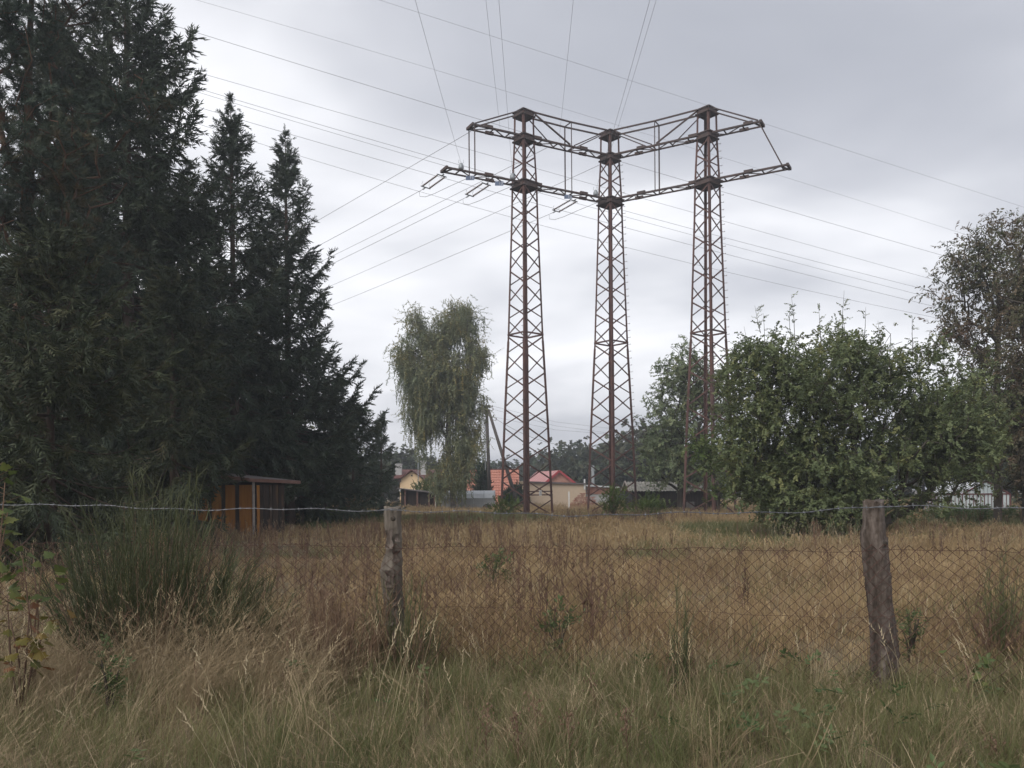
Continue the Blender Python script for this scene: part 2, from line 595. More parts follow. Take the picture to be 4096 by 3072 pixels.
def seed_stalk(seed, h=0.9, n=1, w=0.008, clusters=18):
    """dead upright stems with clustered seeds"""
    rd = random.Random(seed)
    mb = MB()
    for i in range(n):
        a = rd.uniform(0, 2 * PI)
        p = Vector((rd.uniform(-.08, .08), rd.uniform(-.08, .08), -.03)) if n > 1 else Vector((0, 0, -.03))
        lean = Vector((math.cos(a), math.sin(a), 0)) * rd.uniform(.02, .16)
        hh = h * rd.uniform(.75, 1.15)
        top = p + Vector((0, 0, hh)) + lean * hh
        midp = p + Vector((0, 0, hh * .5)) + lean * hh * .35
        mb.tube([p, midp, top], [w * .6, w * .5, w * .25], 3, False)
        for c in range(clusters):
            s = rd.uniform(.45, 1.0)
            q = (midp.lerp(top, (s - .5) * 2) if s > .5 else p.lerp(midp, s * 2))
            b = rd.uniform(0, 2 * PI)
            ln = rd.uniform(.02, .09) * (1.25 - s * .6)
            d = Vector((math.cos(b) * .7, math.sin(b) * .7, 1)).normalized()
            spindle(mb, q, d, ln * 1.5, rd.uniform(.004, .008))
    return mb


P = {}
P['spruce'] = [proto('spruce_twig', spruce_twig(i), M['spruce']) for i in range(4)]
P['spruce_dark'] = [proto('spruce_twig_dark', spruce_twig(20 + i, 0.022, .52, .2, 14), M['spruce_dark']) for i in range(4)]
P['pine'] = [proto('pine_tuft', pine_tuft(i), M['pine']) for i in range(3)]
P['lime'] = [proto('leaf_spray', leaf_spray(i, 13, .38, .076, .066, .65), M['limeleaf']) for i in range(4)]
P['ash'] = [proto('leaf_spray_ash', leaf_spray(10 + i, 11, .5, .17, .085, .7), M['ashleaf']) for i in range(4)]
P['red'] = [proto('leaf_spray_red', leaf_spray(30 + i, 8, .34, .115, .05, .9), M['redleaf']) for i in range(4)]
P['far'] = [proto('leaf_spray_far', leaf_spray(50 + i, 12, 1.0, .42, .30, .6), M['farleaf']) for i in range(3)]
P['bush'] = [proto('leaf_spray_bush', leaf_spray(60 + i, 12, .34, .085, .05, .4), M['bushleaf']) for i in range(3)]
P['thuja'] = [proto('thuja_spray', spruce_twig(80 + i, .03, .4, -.05, 8), M['thuja']) for i in range(3)]
P['birch'] = [proto('birch_strand', birch_strand(i), M['birchleaf']) for i in range(4)]
P['birchspray'] = [proto('birch_spray', leaf_spray(200 + i, 16, .75, .085, .06, 1.0), M['birchleaf']) for i in range(3)]
P['weed'] = [proto('weed_spray', leaf_spray(90 + i, 10, .22, .07, .035, .3), M['weed']) for i in range(3)]


# ------------------------------------------------------------------ trees
def rot_of(d, roll=None):
    """euler that turns +X to d"""
    d = np.asarray(d, float)
    az = np.arctan2(d[:, 1], d[:, 0])
    el = np.arctan2(d[:, 2], np.hypot(d[:, 0], d[:, 1]))
    roll = RNG.uniform(-0.6, 0.6, len(d)) if roll is None else roll
    return np.stack([roll, -el, az], 1)


def spruce(name, label, px, d, top, rb, zc=0.6, seed=0, protos='spruce', spacing=0.42, per=6, dens=1.0, power=0.85, droop=0.25, tw=1.0, group='spruces beyond the fence', lean=0.0, cat='spruce', up=1.25):
    rd = random.Random(seed)
    base = G(px, d)
    H = U(px, top, d).z - base.z
    t = thing(name, label, cat, base, group)
    tb = MB()
    n = 9
    rt = 0.011 * H + 0.03
    tb.tube([base + Vector((lean * H * (i / n) ** 1.2, 0, H * i / n * 0.985 - 0.15)) for i in range(n + 1)], [rt * (1 - i / n) ** 0.9 + 0.012 for i in range(n + 1)], 9)
    PP, DD, SS = [], [], []
    z = zc
    while z < H - 0.12:
        s = (z - zc) / (H - zc)
        rad = rb * (1 - s) ** power * (1.0 - 0.25 * max(0, .12 - s) / .12)
        wf = rd.uniform(.72, 1.18)
        tws = tw * (1.0 - .42 * s * s) * (.62 if s > .93 else 1)
        for k in range(per if s < .9 else 4):
            Lb = max(0.10, rad * wf * (rd.uniform(.6, 1.0) if rd.random() < .75 else rd.uniform(1.0, 1.25)))
            az = rd.uniform(0, 2 * PI)
            e = (1 - s) * rd.uniform(-.55, -.05) - droop * (1 - s) + s * .75 + rd.uniform(-.12, .12)
            p = base + Vector((lean * H * (z / H) ** 1.2, 0, z + rd.uniform(-.09, .09)))
            m = max(3, int(Lb / .3))
            pts = [p.copy()]
            for j in range(m):
                q = j / m
                el = e + up * q * q * (1.15 - .4 * s)
                p = p + Vector((math.cos(az) * math.cos(el), math.sin(az) * math.cos(el), math.sin(el))) * (Lb / m)
                az += rd.uniform(-.08, .08)
                pts.append(p.copy())
                if q < 0.12 and Lb > 1.0:
                    continue
                side = (0.34 + 0.16 * Lb) * (1 - q * 0.75)
                for sg in (-1, 1):
                    if rd.random() > dens:
                        continue
                    a2 = az + sg * rd.uniform(.55, 1.1)
                    e2 = el + rd.uniform(-.75, .05)
                    dv = Vector((math.cos(a2) * math.cos(e2), math.sin(a2) * math.cos(e2), math.sin(e2)))
                    o = 0.0
                    while o < side * rd.uniform(.6, 1.1):
                        PP.append(p + dv * o)
                        DD.append(dv + Vector((0, 0, -rd.uniform(0, .5))))
                        SS.append(rd.uniform(.7, 1.15) * tws)
                        o += 0.38
                if rd.random() < .9 * dens and s < .9:
                    PP.append(p)
                    DD.append(Vector((rd.uniform(-.5, .5), rd.uniform(-.5, .5), -1)))
                    SS.append(rd.uniform(.6, 1.0) * tws)
                PP.append(p)
                DD.append(Vector((math.cos(az), math.sin(az), math.tan(max(-1, min(1, el + .15))))))
                SS.append(rd.uniform(.75, 1.1) * tws)
            if Lb > .6:
                tb.tube(pts, [0.006 + 0.011 * Lb * (1 - i / m) for i in range(m + 1)], 3, False)
        z += spacing * rd.uniform(.8, 1.2) * (1 - .45 * s)
    for k in range(6):   # leader
        PP.append(base + Vector((lean * H, 0, H - 0.12 * k)))
        DD.append(Vector((rd.uniform(-.25, .25), rd.uniform(-.25, .25), 1)))
        SS.append(.3 + .05 * k)
    obj('trunk', tb, M['bark'], t, True)
    DD = np.array([tuple(v) for v in DD])
    scatter('crown', [tuple(v) for v in PP], rot_of(DD), SS, P[protos], t)
    return t


def grow(base, trunk, env, n, seed, bf=0.25, shell=0.45, sag=0.12):
    """branch skeleton: points in the envelope hang on to the nearest wood. Returns nodes, parents."""
    rg = np.random.default_rng(seed)
    vol = np.array([e[3] * e[4] * e[5] for e in env])
    pts = []
    for e, k in zip(env, (vol / vol.sum() * n).astype(int) + 1):
        v = rg.normal(size=(k, 3))
        v /= np.linalg.norm(v, axis=1)[:, None]
        r = rg.uniform(0, 1, k) ** shell
        # knobbly outline
        bump = 1 + 0.13 * np.sin(v[:, 0] * 5 + seed) * np.sin(v[:, 2] * 6 + seed * 2) + rg.normal(0, .06, k)
        pts.append(np.array(e[:3]) + v * (r * bump)[:, None] * np.array(e[3:6]))
    pts = np.concatenate(pts)
    nodes = [np.array(p, float) for p in trunk]
    par = [-1] + list(range(len(trunk) - 1))
    path = [0.0]
    for i in range(1, len(trunk)):
        path.append(path[-1] + np.linalg.norm(nodes[i] - nodes[i - 1]))
    start = nodes[0]
    pts = pts[np.argsort(np.linalg.norm(pts - start, axis=1))]
    cap = len(nodes) + len(pts) * 5
    A = np.zeros((cap, 3))
    A[:len(nodes)] = nodes
    PL = np.zeros(cap)
    PL[:len(path)] = path
    m = len(nodes)
    for p in pts:
        dv = A[:m] - p
        dist = np.sqrt((dv * dv).sum(1))
        j = int(np.argmin(dist + bf * PL[:m] + np.clip(A[:m, 2] - p[2], 0, None) * .5))
        ln = dist[j]
        if ln < .12:
            continue
        k = min(4, max(1, int(ln / .45)))
        a = A[j].copy()
        last = j
        for q in range(1, k + 1):
            s = q / k
            b = a + (p - a) * s
            b[2] += sag * ln * math.sin(PI * s) * (0.8 if q < k else 0)
            if q < k:
                b += rg.normal(0, .05 * ln / k, 3)
            A[m] = b
            PL[m] = PL[last] + np.linalg.norm(b - A[last])
            par.append(last)
            last = m
            m += 1
    return A[:m], np.array(par)


def wood(A, par, r0, tip=0.006, n=4, p=2.3):
    m = len(A)
    w = np.zeros(m)
    ch = np.bincount(par[par >= 0], minlength=m)
    w[ch == 0] = 1
    for i in range(m - 1, 0, -1):
        w[par[i]] += w[i]
    r = tip * (w ** (1 / p))
    r *= min(4.0, r0 / r[0]) if r0 else 1
    r = np.maximum(r, tip * .8)
    return r, w


def broadleaf(name, label, base, trunk, env, n, protos, per, seed, r0=0.2, lsc=1.0, bark='bark2', bf=.25, shell=.45, cat='tree', group=None, tipw=40, leafmin=1, droop=.3, mix=None, jit=.14, gaps=-.75):
    t = thing(name, label, cat, base, group)
    A, par = grow(base, trunk, env, n, seed, bf, shell)
    r, w = wood(A, par, r0)
    tb = MB()
    for i in range(1, len(A)):
        a, b = A[par[i]], A[i]
        if np.linalg.norm(b - a) < 1e-4:
            continue
        ns = 8 if r[i] > .05 else (5 if r[i] > .02 else 3)
        tb.tube([a, b], [r[par[i]] if par[i] != 0 or i < len(trunk) else r[i] * 1.2, r[i]], ns, False) if r[par[i]] < r[i] * 2.2 else tb.tube([a, b], [r[i] * 1.25, r[i]], ns, False)
    obj('trunk', tb, M[bark], t, True)
    rg = np.random.default_rng(seed + 5)
    use = np.where((w <= tipw) & (np.arange(len(A)) >= len(trunk)))[0]
    ii = np.repeat(use, per)
    d = A[ii] - A[par[ii]]
    d /= np.linalg.norm(d, axis=1)[:, None] + 1e-6
    s = rg.uniform(0, 1, len(ii))[:, None]
    pos = A[par[ii]] * (1 - s) + A[ii] * s
    pos += rg.normal(0, jit * lsc, (len(ii), 3))
    dd = d * .7 + rg.normal(0, .75, (len(ii), 3))
    dd[:, 2] -= droop
    q = pos / lsc
    gap = np.sin(q[:, 0] * 2.1 + seed) * np.sin(q[:, 2] * 2.6 + seed * .7) + .7 * np.sin(q[:, 1] * 2.3 + q[:, 0] * 1.3 + q[:, 2] * 1.9 + seed * 1.9) + rg.normal(0, .18, len(pos))
    keep = gap > gaps
    pos, dd, ii = pos[keep], dd[keep], ii[keep]
    scatter('crown', pos, rot_of(dd, rg.uniform(-.7, .7, len(ii))), rg.uniform(.7, 1.2, len(ii)) * lsc, P[protos] if isinstance(protos, str) else protos, t)
    return t, A, par, w


def bush(name, label, pos, rx, ry, h, n, protos, seed, sc=1.0, cat='bush', group=None, stemcol='bark2', up=.6):
    rg = np.random.default_rng(seed)
    t = thing(name, label, cat, pos, group)
    tb = MB()
    base = np.array(pos)
    for k in range(9):
        a = rg.uniform(0, 2 * PI)
        e = base + np.array([math.cos(a) * rx * .6, math.sin(a) * ry * .6, h * rg.uniform(.5, .85)])
        tb.tube([base - np.array([0, 0, .05]), base * .5 + e * .5 + np.array([0, 0, h * .1]), e], [.02 * h + .004, .012 * h, .004], 4, False)
    obj('stem', tb, M[stemcol], t, True)
    v = rg.normal(size=(n, 3))
    v /= np.linalg.norm(v, axis=1)[:, None]
    r = rg.uniform(0, 1, n) ** .4
    b = 1 + .22 * np.sin(v[:, 0] * 6 + seed) * np.cos(v[:, 2] * 7 + seed) + rg.normal(0, .07, n)
    pp = base + np.array([0, 0, h * .5]) + v * (r * b)[:, None] * np.array([rx, ry, h * .52])
    pp[:, 2] = np.maximum(pp[:, 2], base[2] + .03)
    dd = v * .6 + rg.normal(0, .5, (n, 3))
    dd[:, 2] += up
    scatter('crown', pp, rot_of(dd), rg.uniform(.7, 1.25, n) * sc, P[protos], t)
    return t


# ------------------------------------------------------------------ ground
def axis(lo, hi, near, step, growth):
    a = [0.0]
    s = step
    while a[-1] < hi:
        if a[-1] > near:
            s *= growth
        a.append(a[-1] + s)
    b = [0.0]
    s = step
    while b[-1] > lo:
        if -b[-1] > near:
            s *= growth
        b.append(b[-1] - s)
    return np.array(sorted(set(a + b)))


gx, gy = axis(-700, 700, 14, .35, 1.10), axis(-80, 1500, 30, .35, 1.10)
XX, YY = np.meshgrid(gx, gy)
ZZ = gz(XX, YY)
me = bpy.data.meshes.new('meadow')
nx, ny = len(gx), len(gy)
me.from_pydata(np.stack([XX.ravel(), YY.ravel(), ZZ.ravel()], 1).tolist(), [],
               [(j * nx + i, j * nx + i + 1, (j + 1) * nx + i + 1, (j + 1) * nx + i) for j in range(ny - 1) for i in range(nx - 1)])
me.materials.append(M['soil'])
me.polygons.foreach_set('use_smooth', [True] * len(me.polygons))
mo = bpy.data.objects.new('meadow', me)
COL.objects.link(mo)
mo['kind'] = 'structure'

# ------------------------------------------------------------------ the portal pylon
AX = math.radians(4)
FR = Vector((-math.sin(AX), -math.cos(AX), 0))
RI = Vector((math.cos(AX), -math.sin(AX), 0))
DIRS = [FR, RI, -FR, -RI]                  # front, right, back, left corner
MASTS = [(Vector((0.92, 52.0, 0)), 'leftmost lattice mast of the pylon', (-.06, 0)),
         (Vector((6.69, 55.1, 0)), 'middle lattice mast, set back where the crossarms meet', (-.06, 0)),
         (Vector((12.4, 51.8, 0)), 'rightmost lattice mast, its foot behind leaves', (-.06, 0))]
RZ = [(0, 1.68), (5.8, 1.43), (11.4, 1.13), (18.8, .865), (20.8, .82), (23.6, .665), (25.4, .63)]
Z1, Z2, Z3 = 20.82, 23.75, 25.3            # lower arm, upper arm, top cap


def RR(z):
    for (a, ra), (b, rb) in zip(RZ, RZ[1:]):
        if z <= b:
            return ra + (rb - ra) * (z - a) / (b - a)
    return RZ[-1][1]


pyl = thing('power_pylon', 'tall rusty portal pylon of three lattice masts joined by two levels of crossarms', 'pylon', (6.69, 53, 0))
bracecount = 0
for mi, (c0, lab, ln) in enumerate(MASTS):
    mast = sub('mast', pyl, lab)
    gz0 = float(gz(c0.x, c0.y))

    def cor(k, z):
        return c0 + DIRS[k] * RR(z) + Vector((0, 0, z))
    # legs
    for k in range(4):
        mb = MB()
        for za, zb, w, t in ((-.3, 11.05, .175, .022), (11.0, 25.35, .135, .018)):
            prev = za
            for z in [q for q, _ in RZ if za < q < zb] + [zb]:
                p, q = cor(k, prev), cor(k, z)
                d1 = (DIRS[(k + 1) % 4] - DIRS[k]).normalized()
                d2 = (DIRS[(k - 1) % 4] - DIRS[k]).normalized()
                o = DIRS[k] * (0.012 if za < 0 else 0)
                mb.angle(p + o, q + o, d1, d2, w, t)
                prev = z
        obj('leg', mb, M['rust'], mast)
    # lattice
    lv = [0.0 + i * 11.4 / 10 for i in range(11)] + [11.4 + (20.7 - 11.4) * i / 9 for i in range(1, 10)] + [21.0 + (23.52 - 21.0) * i / 3 for i in range(4)]
    for fi, (a, b) in enumerate(((0, 1), (3, 0), (1, 2), (2, 3))):
        nrm = (DIRS[a] + DIRS[b]).normalized()
        for za, zb in zip(lv, lv[1:]):
            if zb - za < .5:
                continue
            g = .05
            # the heavy bar rises to the outside corner of the two front faces
            heavy_up = up_dir = None
            for up in ((lv.index(za) + (1 if fi in (0, 2) else 0)) % 2 == 0,):
                p = cor(a, za + g) if up else cor(a, zb - g)
                q = cor(b, zb - g) if up else cor(b, za + g)
                w = .095 if fi < 2 else .07
                e = (q - p).normalized()
                p2, q2 = p + e * .06 - nrm * (.012 if fi < 2 else -.012), q - e * .06 - nrm * (.012 if fi < 2 else -.012)
                mb = MB()
                mb.bar(p2, q2, .02, w, up=e.cross(nrm))
                mb.bar(p2 - nrm * .025, q2 - nrm * .025, .04, .012, up=e.cross(nrm))
                obj('brace', mb, M['rust'], mast)
                bracecount += 1
    # horizontals
    for z in (11.4,):
        for a in range(4):
            mb = MB()
            mb.bar(cor(a, z + .05), cor((a + 1) % 4, z + .05), .05, .10)
            obj('horizontal_bar', mb, M['rust'], mast)
    # collars and cap: open box frames with a plate floor
    for z, h, ex, nm in ((Z1, .28, .05, 'collar'), (Z2, .28, .04, 'collar'), (Z3, .23, .04, 'cap')):
        mb = MB()
        r = RR(z) + ex
        lo_ = [c0 + DIRS[k] * r + Vector((0, 0, z - h / 2)) for k in range(4)]
        # clipped corners
        poly = []
        for k in range(4):
            p, pr, nx_ = lo_[k], lo_[k - 1], lo_[(k + 1) % 4]
            poly += [p + (pr - p).normalized() * .12, p + (nx_ - p).normalized() * .12]
        mb.prism(poly, (0, 0, h))
        for k in range(4):
            for zo in (-h / 2 - .02, h / 2 + .02):
                p, q = c0 + DIRS[k] * (r + .03) + Vector((0, 0, z + zo)), c0 + DIRS[(k + 1) % 4] * (r + .03) + Vector((0, 0, z + zo))
                mb.bar(p, q, .09, .07)
        obj(nm, mb, M['rust_arm'], mast)
    # step bolts
    mb = MB()
    k = 0 if mi == 0 else 1
    z = 2.6
    i = 0
    while z < 23.4:
        p = cor(k, z)
        sd_ = RI if (k == 1 or i % 2) else -RI
        mb.bar(p, p + sd_ * .16, .022)
        mb.bar(p + sd_ * .155, p + sd_ * .155 + Vector((0, 0, .05)), .022)
        z += .46
        i += 1
    obj('step_bolts', mb, M['rust'], mast, kind='stuff')
    if mi in (0, 2):
        # warning plate with its bars on the front right face
        pa, pb = cor(0, 1.58), cor(1, 1.58)
        nr = (FR + RI).normalized()
        for zo in ((0, -.22) if mi == 0 else (.18,)):
            mb = MB()
            mb.bar(pa + nr * .03 + Vector((0, 0, zo)), pb + nr * .03 + Vector((0, 0, zo)), .03, .07)
            obj('horizontal_bar', mb, M['rust'], mast)
        pc = pa.lerp(pb, .52) + nr * .09 + Vector((0, 0, -.10 if mi == 0 else 0.0))
        tx = (pb - pa).normalized()
        Mx = Matrix((tx, -nr, Vector((0, 0, 1)))).transposed()
        wd = .20 if mi == 0 else .24
        mb = MB()
        mb.box(pc, wd, .012, .32, M=Mx)
        sg = obj('warning_plate', mb, M['white'], pyl, label='small white warning plate on the ' + ('leftmost' if mi == 0 else 'rightmost') + ' mast')
        mb = MB()
        for x, z, w, h in ((0, .12, wd * .72, .012), (0, -.12, wd * .72, .012), (-wd * .34, 0, .012, .24), (wd * .1, 0, .014, .24), (wd * .34, 0, .012, .24), (-.02, .03, .02, .10), (.0, -.06, .07, .014)):
            mb.box(pc + Mx @ Vector((x, -.009, z)), w, .004, h, M=Mx)
        obj('print', mb, M['black'], sg)

C = [m[0] for m in MASTS]
UL = (C[0] - C[1]).normalized()            # along the left wing, outwards
UR = (C[2] - C[1]).normalized()
ARMW = .80


def arm_pt(wing, s, side, z):
    """s metres outwards from the outer mast (negative: back to the middle mast); side -1 near, +1 far"""
    u, c = (UL, C[0]) if wing == 0 else (UR, C[2])
    n = Vector((u.y, -u.x, 0))
    if n.y < 0:
        n = -n
    return c + u * s + n * (side * ARMW / 2) + Vector((0, 0, z))


SPAN = [(C[0] - C[1]).length, (C[2] - C[1]).length]
ENDS = {(0, 0): 5.5, (0, 1): 3.75, (1, 0): 4.95, (1, 1): 3.4}
for wing in (0, 1):
    for lv_, z in ((0, Z1 + .02), (1, Z2 + .02)):
        e = ENDS[(wing, lv_)]
        s0 = -SPAN[wing] + .15
        arm = sub('crossarm', pyl, ('left' if wing == 0 else 'right') + (' lower' if lv_ == 0 else ' upper') + ' crossarm')
        for side in (-1, 1):
            mb = MB()
            mb.angle(arm_pt(wing, s0, side, z), arm_pt(wing, e, side, z), (0, 0, 1), (arm_pt(wing, 0, -side, 0) - arm_pt(wing, 0, side, 0)).normalized(), .11, .02)
            obj('chord', mb, M['rust_arm'], arm)
        # rungs and zigzag
        s = s0 + .7
        i = 0
        while s < e - .2:
            mb = MB()
            mb.bar(arm_pt(wing, s, -1, z + .02), arm_pt(wing, s, 1, z + .02), .07, .05)
            obj('rung', mb, M['rust_arm'], arm)
            if s + 1.15 < e:
                mb = MB()
                a, b = (-1, 1) if i % 2 else (1, -1)
                mb.bar(arm_pt(wing, s, a, z + .05), arm_pt(wing, s + 1.15, b, z + .05), .06, .04)
                obj('brace', mb, M['rust_arm'], arm)
            if i % 3 == 1:
                for q in (-1, 1):
                    mb = MB()
                    mb.box(arm_pt(wing, s + (.35 if q < 0 else -.1), q, z + .1), .55, .14, .18, rz=math.atan2((UL if wing == 0 else UR).y, (UL if wing == 0 else UR).x))
                    obj('gusset_plate', mb, M['rust_arm'], arm)
            s += 1.15
            i += 1
        mb = MB()
        mb.bar(arm_pt(wing, e, -1.12, z + .06), arm_pt(wing, e, 1.12, z + .06), .14, .16)
        mb.bar(arm_pt(wing, e - .35, -1.0, z + .0), arm_pt(wing, e - .05, 1.0, z + .0), .10, .06)
        obj('end_beam', mb, M['rust_arm'], arm)
    # ties between the caps, hangers, stays
    zc_ = Z3 + .12
    mid = -SPAN[wing] / 2

    def tie(p, q, w=.07):
        mb_ = MB()
        mb_.bar(p, q, w, w)
        obj('tie_rod', mb_, M['rust_arm'], pyl)
    for side in (-1, 1):
        tie(arm_pt(wing, -.5, side, zc_), arm_pt(wing, mid, side, zc_ - .05), .085)
        tie(arm_pt(wing, mid, side, zc_ - .05), arm_pt(wing, -SPAN[wing] + .5, side, zc_), .085)
        tie(arm_pt(wing, mid, side, zc_ - .05), arm_pt(wing, mid, side, Z1 + .1), .075 if side > 0 else .05)
        tie(arm_pt(wing, -.55, side, zc_ - .1), arm_pt(wing, mid + (.1 if side < 0 else .9), side, Z2 + .15), .085 if side < 0 else .055)
        tie(arm_pt(wing, -SPAN[wing] + .55, side, zc_ - .1), arm_pt(wing, mid - (.2 if side < 0 else .35), side, Z2 + .15), .06)
        e1, e2 = ENDS[(wing, 1)], ENDS[(wing, 0)]
        tie(arm_pt(wing, .5, side, zc_ - .1), arm_pt(wing, e1 - .15, side, Z2 + .15), .07)
        if wing == 0:
            tie(arm_pt(wing, e1 - .1, side, Z2), arm_pt(wing, e1 - .1, side, Z1 + .1), .07)
        else:
            tie(arm_pt(wing, e1 - .1, side, Z2), arm_pt(wing, e2 - .35, side, Z1 + .15), .055)
    tie(arm_pt(wing, mid, -1.05, zc_ - .03), arm_pt(wing, mid, 1.05, zc_ - .03), .055)

# blue number plates hanging in the left lower crossarm
for s, txt, lab in ((3.75, '11', 'blue plate nearest the left tip of the lower crossarm'), (1.75, '13', 'blue plate beside the leftmost mast, reading 13'), (-3.3, '13', 'blue plate between the leftmost and middle masts, reading 13')):
    p = arm_pt(0, s, .2, Z1 - .10)
    mb = MB()
    mb.box(p, .52, .012, .27)
    pl = obj('number_plate', mb, M['blue'], pyl, label=lab)
    fc = bpy.data.curves.new('lettering', 'FONT')
    fc.body, fc.size, fc.extrude = txt, .25, .002
    fc.align_x, fc.align_y = 'CENTER', 'CENTER'
    tmp = bpy.data.objects.new('lettering', fc)
    COL.objects.link(tmp)
    bpy.context.view_layer.update()
    tm = bpy.data.meshes.new_from_object(tmp.evaluated_get(bpy.context.evaluated_depsgraph_get()))
    bpy.data.objects.remove(tmp)
    tm.materials.clear()
    tm.materials.append(M['white'])
    to = bpy.data.objects.new('lettering', tm)
    COL.objects.link(to)
    to.parent = pl
    to.location = p + Vector((.10, -.012, 0)) - WL[pl.name]
    to.rotation_euler = (PI / 2, 0, 0)

# ------------------------------------------------------------------ insulators and lines
TL = Vector((-math.sin(math.radians(43)), math.cos(math.radians(43)), 0))   # away to the left
TV = Vector((-.024, -1, 0)).normalized()                                    # over the viewer


def sagged(p, d, span, sag, n=60, upto=1.0):
    return [p + d * (span * t) + Vector((0, 0, -4 * sag * t * (1 - t))) for t in [upto * i / n for i in range(n + 1)]]


def line(name, label, pts, r=.014, group=None, cat='power line'):
    mb = MB()
    mb.tube(pts, r, 4, False)
    o = obj(name, mb, M['wire'], None, label=label, cat=cat, group=group, pos=pts[0])
    return o


INS = [(5.35, 'double brown insulator string at the left tip of the lower crossarm'),
       (2.35, 'double brown insulator string hung just left of the leftmost mast'),
       (-4.1, 'double brown insulator string hung between the leftmost and middle masts')]
WLAB = ['conductor from the insulator at the left tip of the lower crossarm down to the spruces',
        'conductor from the insulator beside the leftmost mast down to the spruces',
        'lowest conductor, from the insulator between the masts down to the spruces']
for (s, lab), wl in zip(INS, WLAB):
    p0 = arm_pt(0, s, 1.0, Z1 - .05)
    ax = (TL + Vector((0, 0, -.16))).normalized()
    acr = Vector((TL.y, -TL.x, 0)).normalized()
    t = thing('insulator_string', lab, 'insulator', p0, 'insulator strings under the lower crossarm')
    for side in (-1, 1):
        mb = MB()
        a = p0 + acr * side * .27 + ax * .25
        b = a + ax * 1.55
        mb.tube([a, b], .028, 6)
        for k in range(13):
            q = a + ax * (.08 + .115 * k)
            mb.tube([q, q + ax * .03, q + ax * .05], [.038, .064, .034], 8)
        obj('rod', mb, M['porcelain'], t, True)
        mb = MB()
        for e, zz_ in ((a, .05), (b, .28)):
            mb.tube([e, e + Vector((0, 0, zz_ * .7)) + ax * .05, e + Vector((0, 0, zz_)) - ax * .04], .012, 4)
        obj('arcing_horn', mb, M['galv'], t)
    for q in (.2, 1.85):
        mb = MB()
        mb.bar(p0 + acr * -.36 + ax * q, p0 + acr * .36 + ax * q, .05, .055)
        obj('yoke', mb, M['galv'], t)
    mb = MB()
    mb.bar(p0, p0 + ax * .25, .06)
    mb.bar(p0 + ax * 1.85, p0 + ax * 2.15, .06)
    obj('shackle', mb, M['galv'], t)
    e = p0 + ax * 2.1
    line('conductor', wl, sagged(e, TL, 210, 3.0, 70, .8), group='conductors leading left behind the spruces')
    # jumper loop
    j = e + ax * .4
    q = arm_pt(0, s - 1.6, .2, Z1 - .05)
    line('jumper_wire', 'slack jumper loop hanging under the ' + lab.replace('double brown ', ''), [j, j + Vector((0.02, 0, -.28)), j + (q - j) * .12 + Vector((0, 0, -.42)), j + (q - j) * .3 + Vector((0, 0, -.38)), j + (q - j) * .6 + Vector((0, 0, -.2)), q], .014, 'jumper loops under the crossarm', 'wire')
for q0, lab in ((arm_pt(0, 3.5, 1, Z2), 'conductor from the left tip of the upper crossarm down to the spruces'),
                (arm_pt(0, -1.9, 1, Z2), 'conductor from the upper crossarm between the masts down to the spruces'),
                (C[1] + Vector((-.6, .3, Z2 - .25)), 'conductor from the upper collar of the middle mast down to the spruces')):
    line('conductor', lab, sagged(q0, TL, 210, 3.0, 70, .8), group='conductors leading left behind the spruces')
for px, py, s, z, lab in ((0, 0, 4.55, Z1 + .5, 'conductor overhead from the left tip of the lower crossarm'),
                          (0, 0, 1.9, Z2 + .25, 'conductor overhead from the upper crossarm left of the leftmost mast'),
                          (0, 0, 1.05, Z1 + .5, 'conductor overhead passing behind the top of the leftmost mast'),
                          (0, 0, -2.35, Z2 + .25, 'conductor overhead from the upper crossarm between leftmost and middle mast'),
                          (0, 0, -5.15, Z1 + .5, 'steepest conductor overhead, from the lower crossarm beside the middle mast')):
    p = arm_pt(0, s, -.9, z)
    if 'upper' not in lab:
        t = thing('post_insulator', 'grey clamp under the ' + lab, 'insulator', p - Vector((0, 0, .38)), 'clamps on top of the lower crossarm')
        mb = MB()
        mb.tube([p - Vector((0, 0, .4)), p - Vector((0, 0, .3)), p - Vector((0, 0, .12)), p], [.12, .17, .15, .06], 8)
        obj('body', mb, M['galv'], t, True)
        mb = MB()
        for sg in (-1, 1):
            mb.tube([p - Vector((0, 0, .1)), p + Vector((sg * .16, 0, .04)), p + Vector((sg * .12, 0, .2))], .016, 4)
        obj('horn', mb, M['galv'], t)
    line('conductor', lab, sagged(p, TV, 150, 4.1, 80, .8), .0078, group='conductors passing overhead')
line('conductor', 'conductor overhead from the upper collar of the middle mast', sagged(C[1] + Vector((-.05, -.8, Z2 + .2)), TV, 150, 4.1, 80, .8), .0078, group='conductors passing overhead')
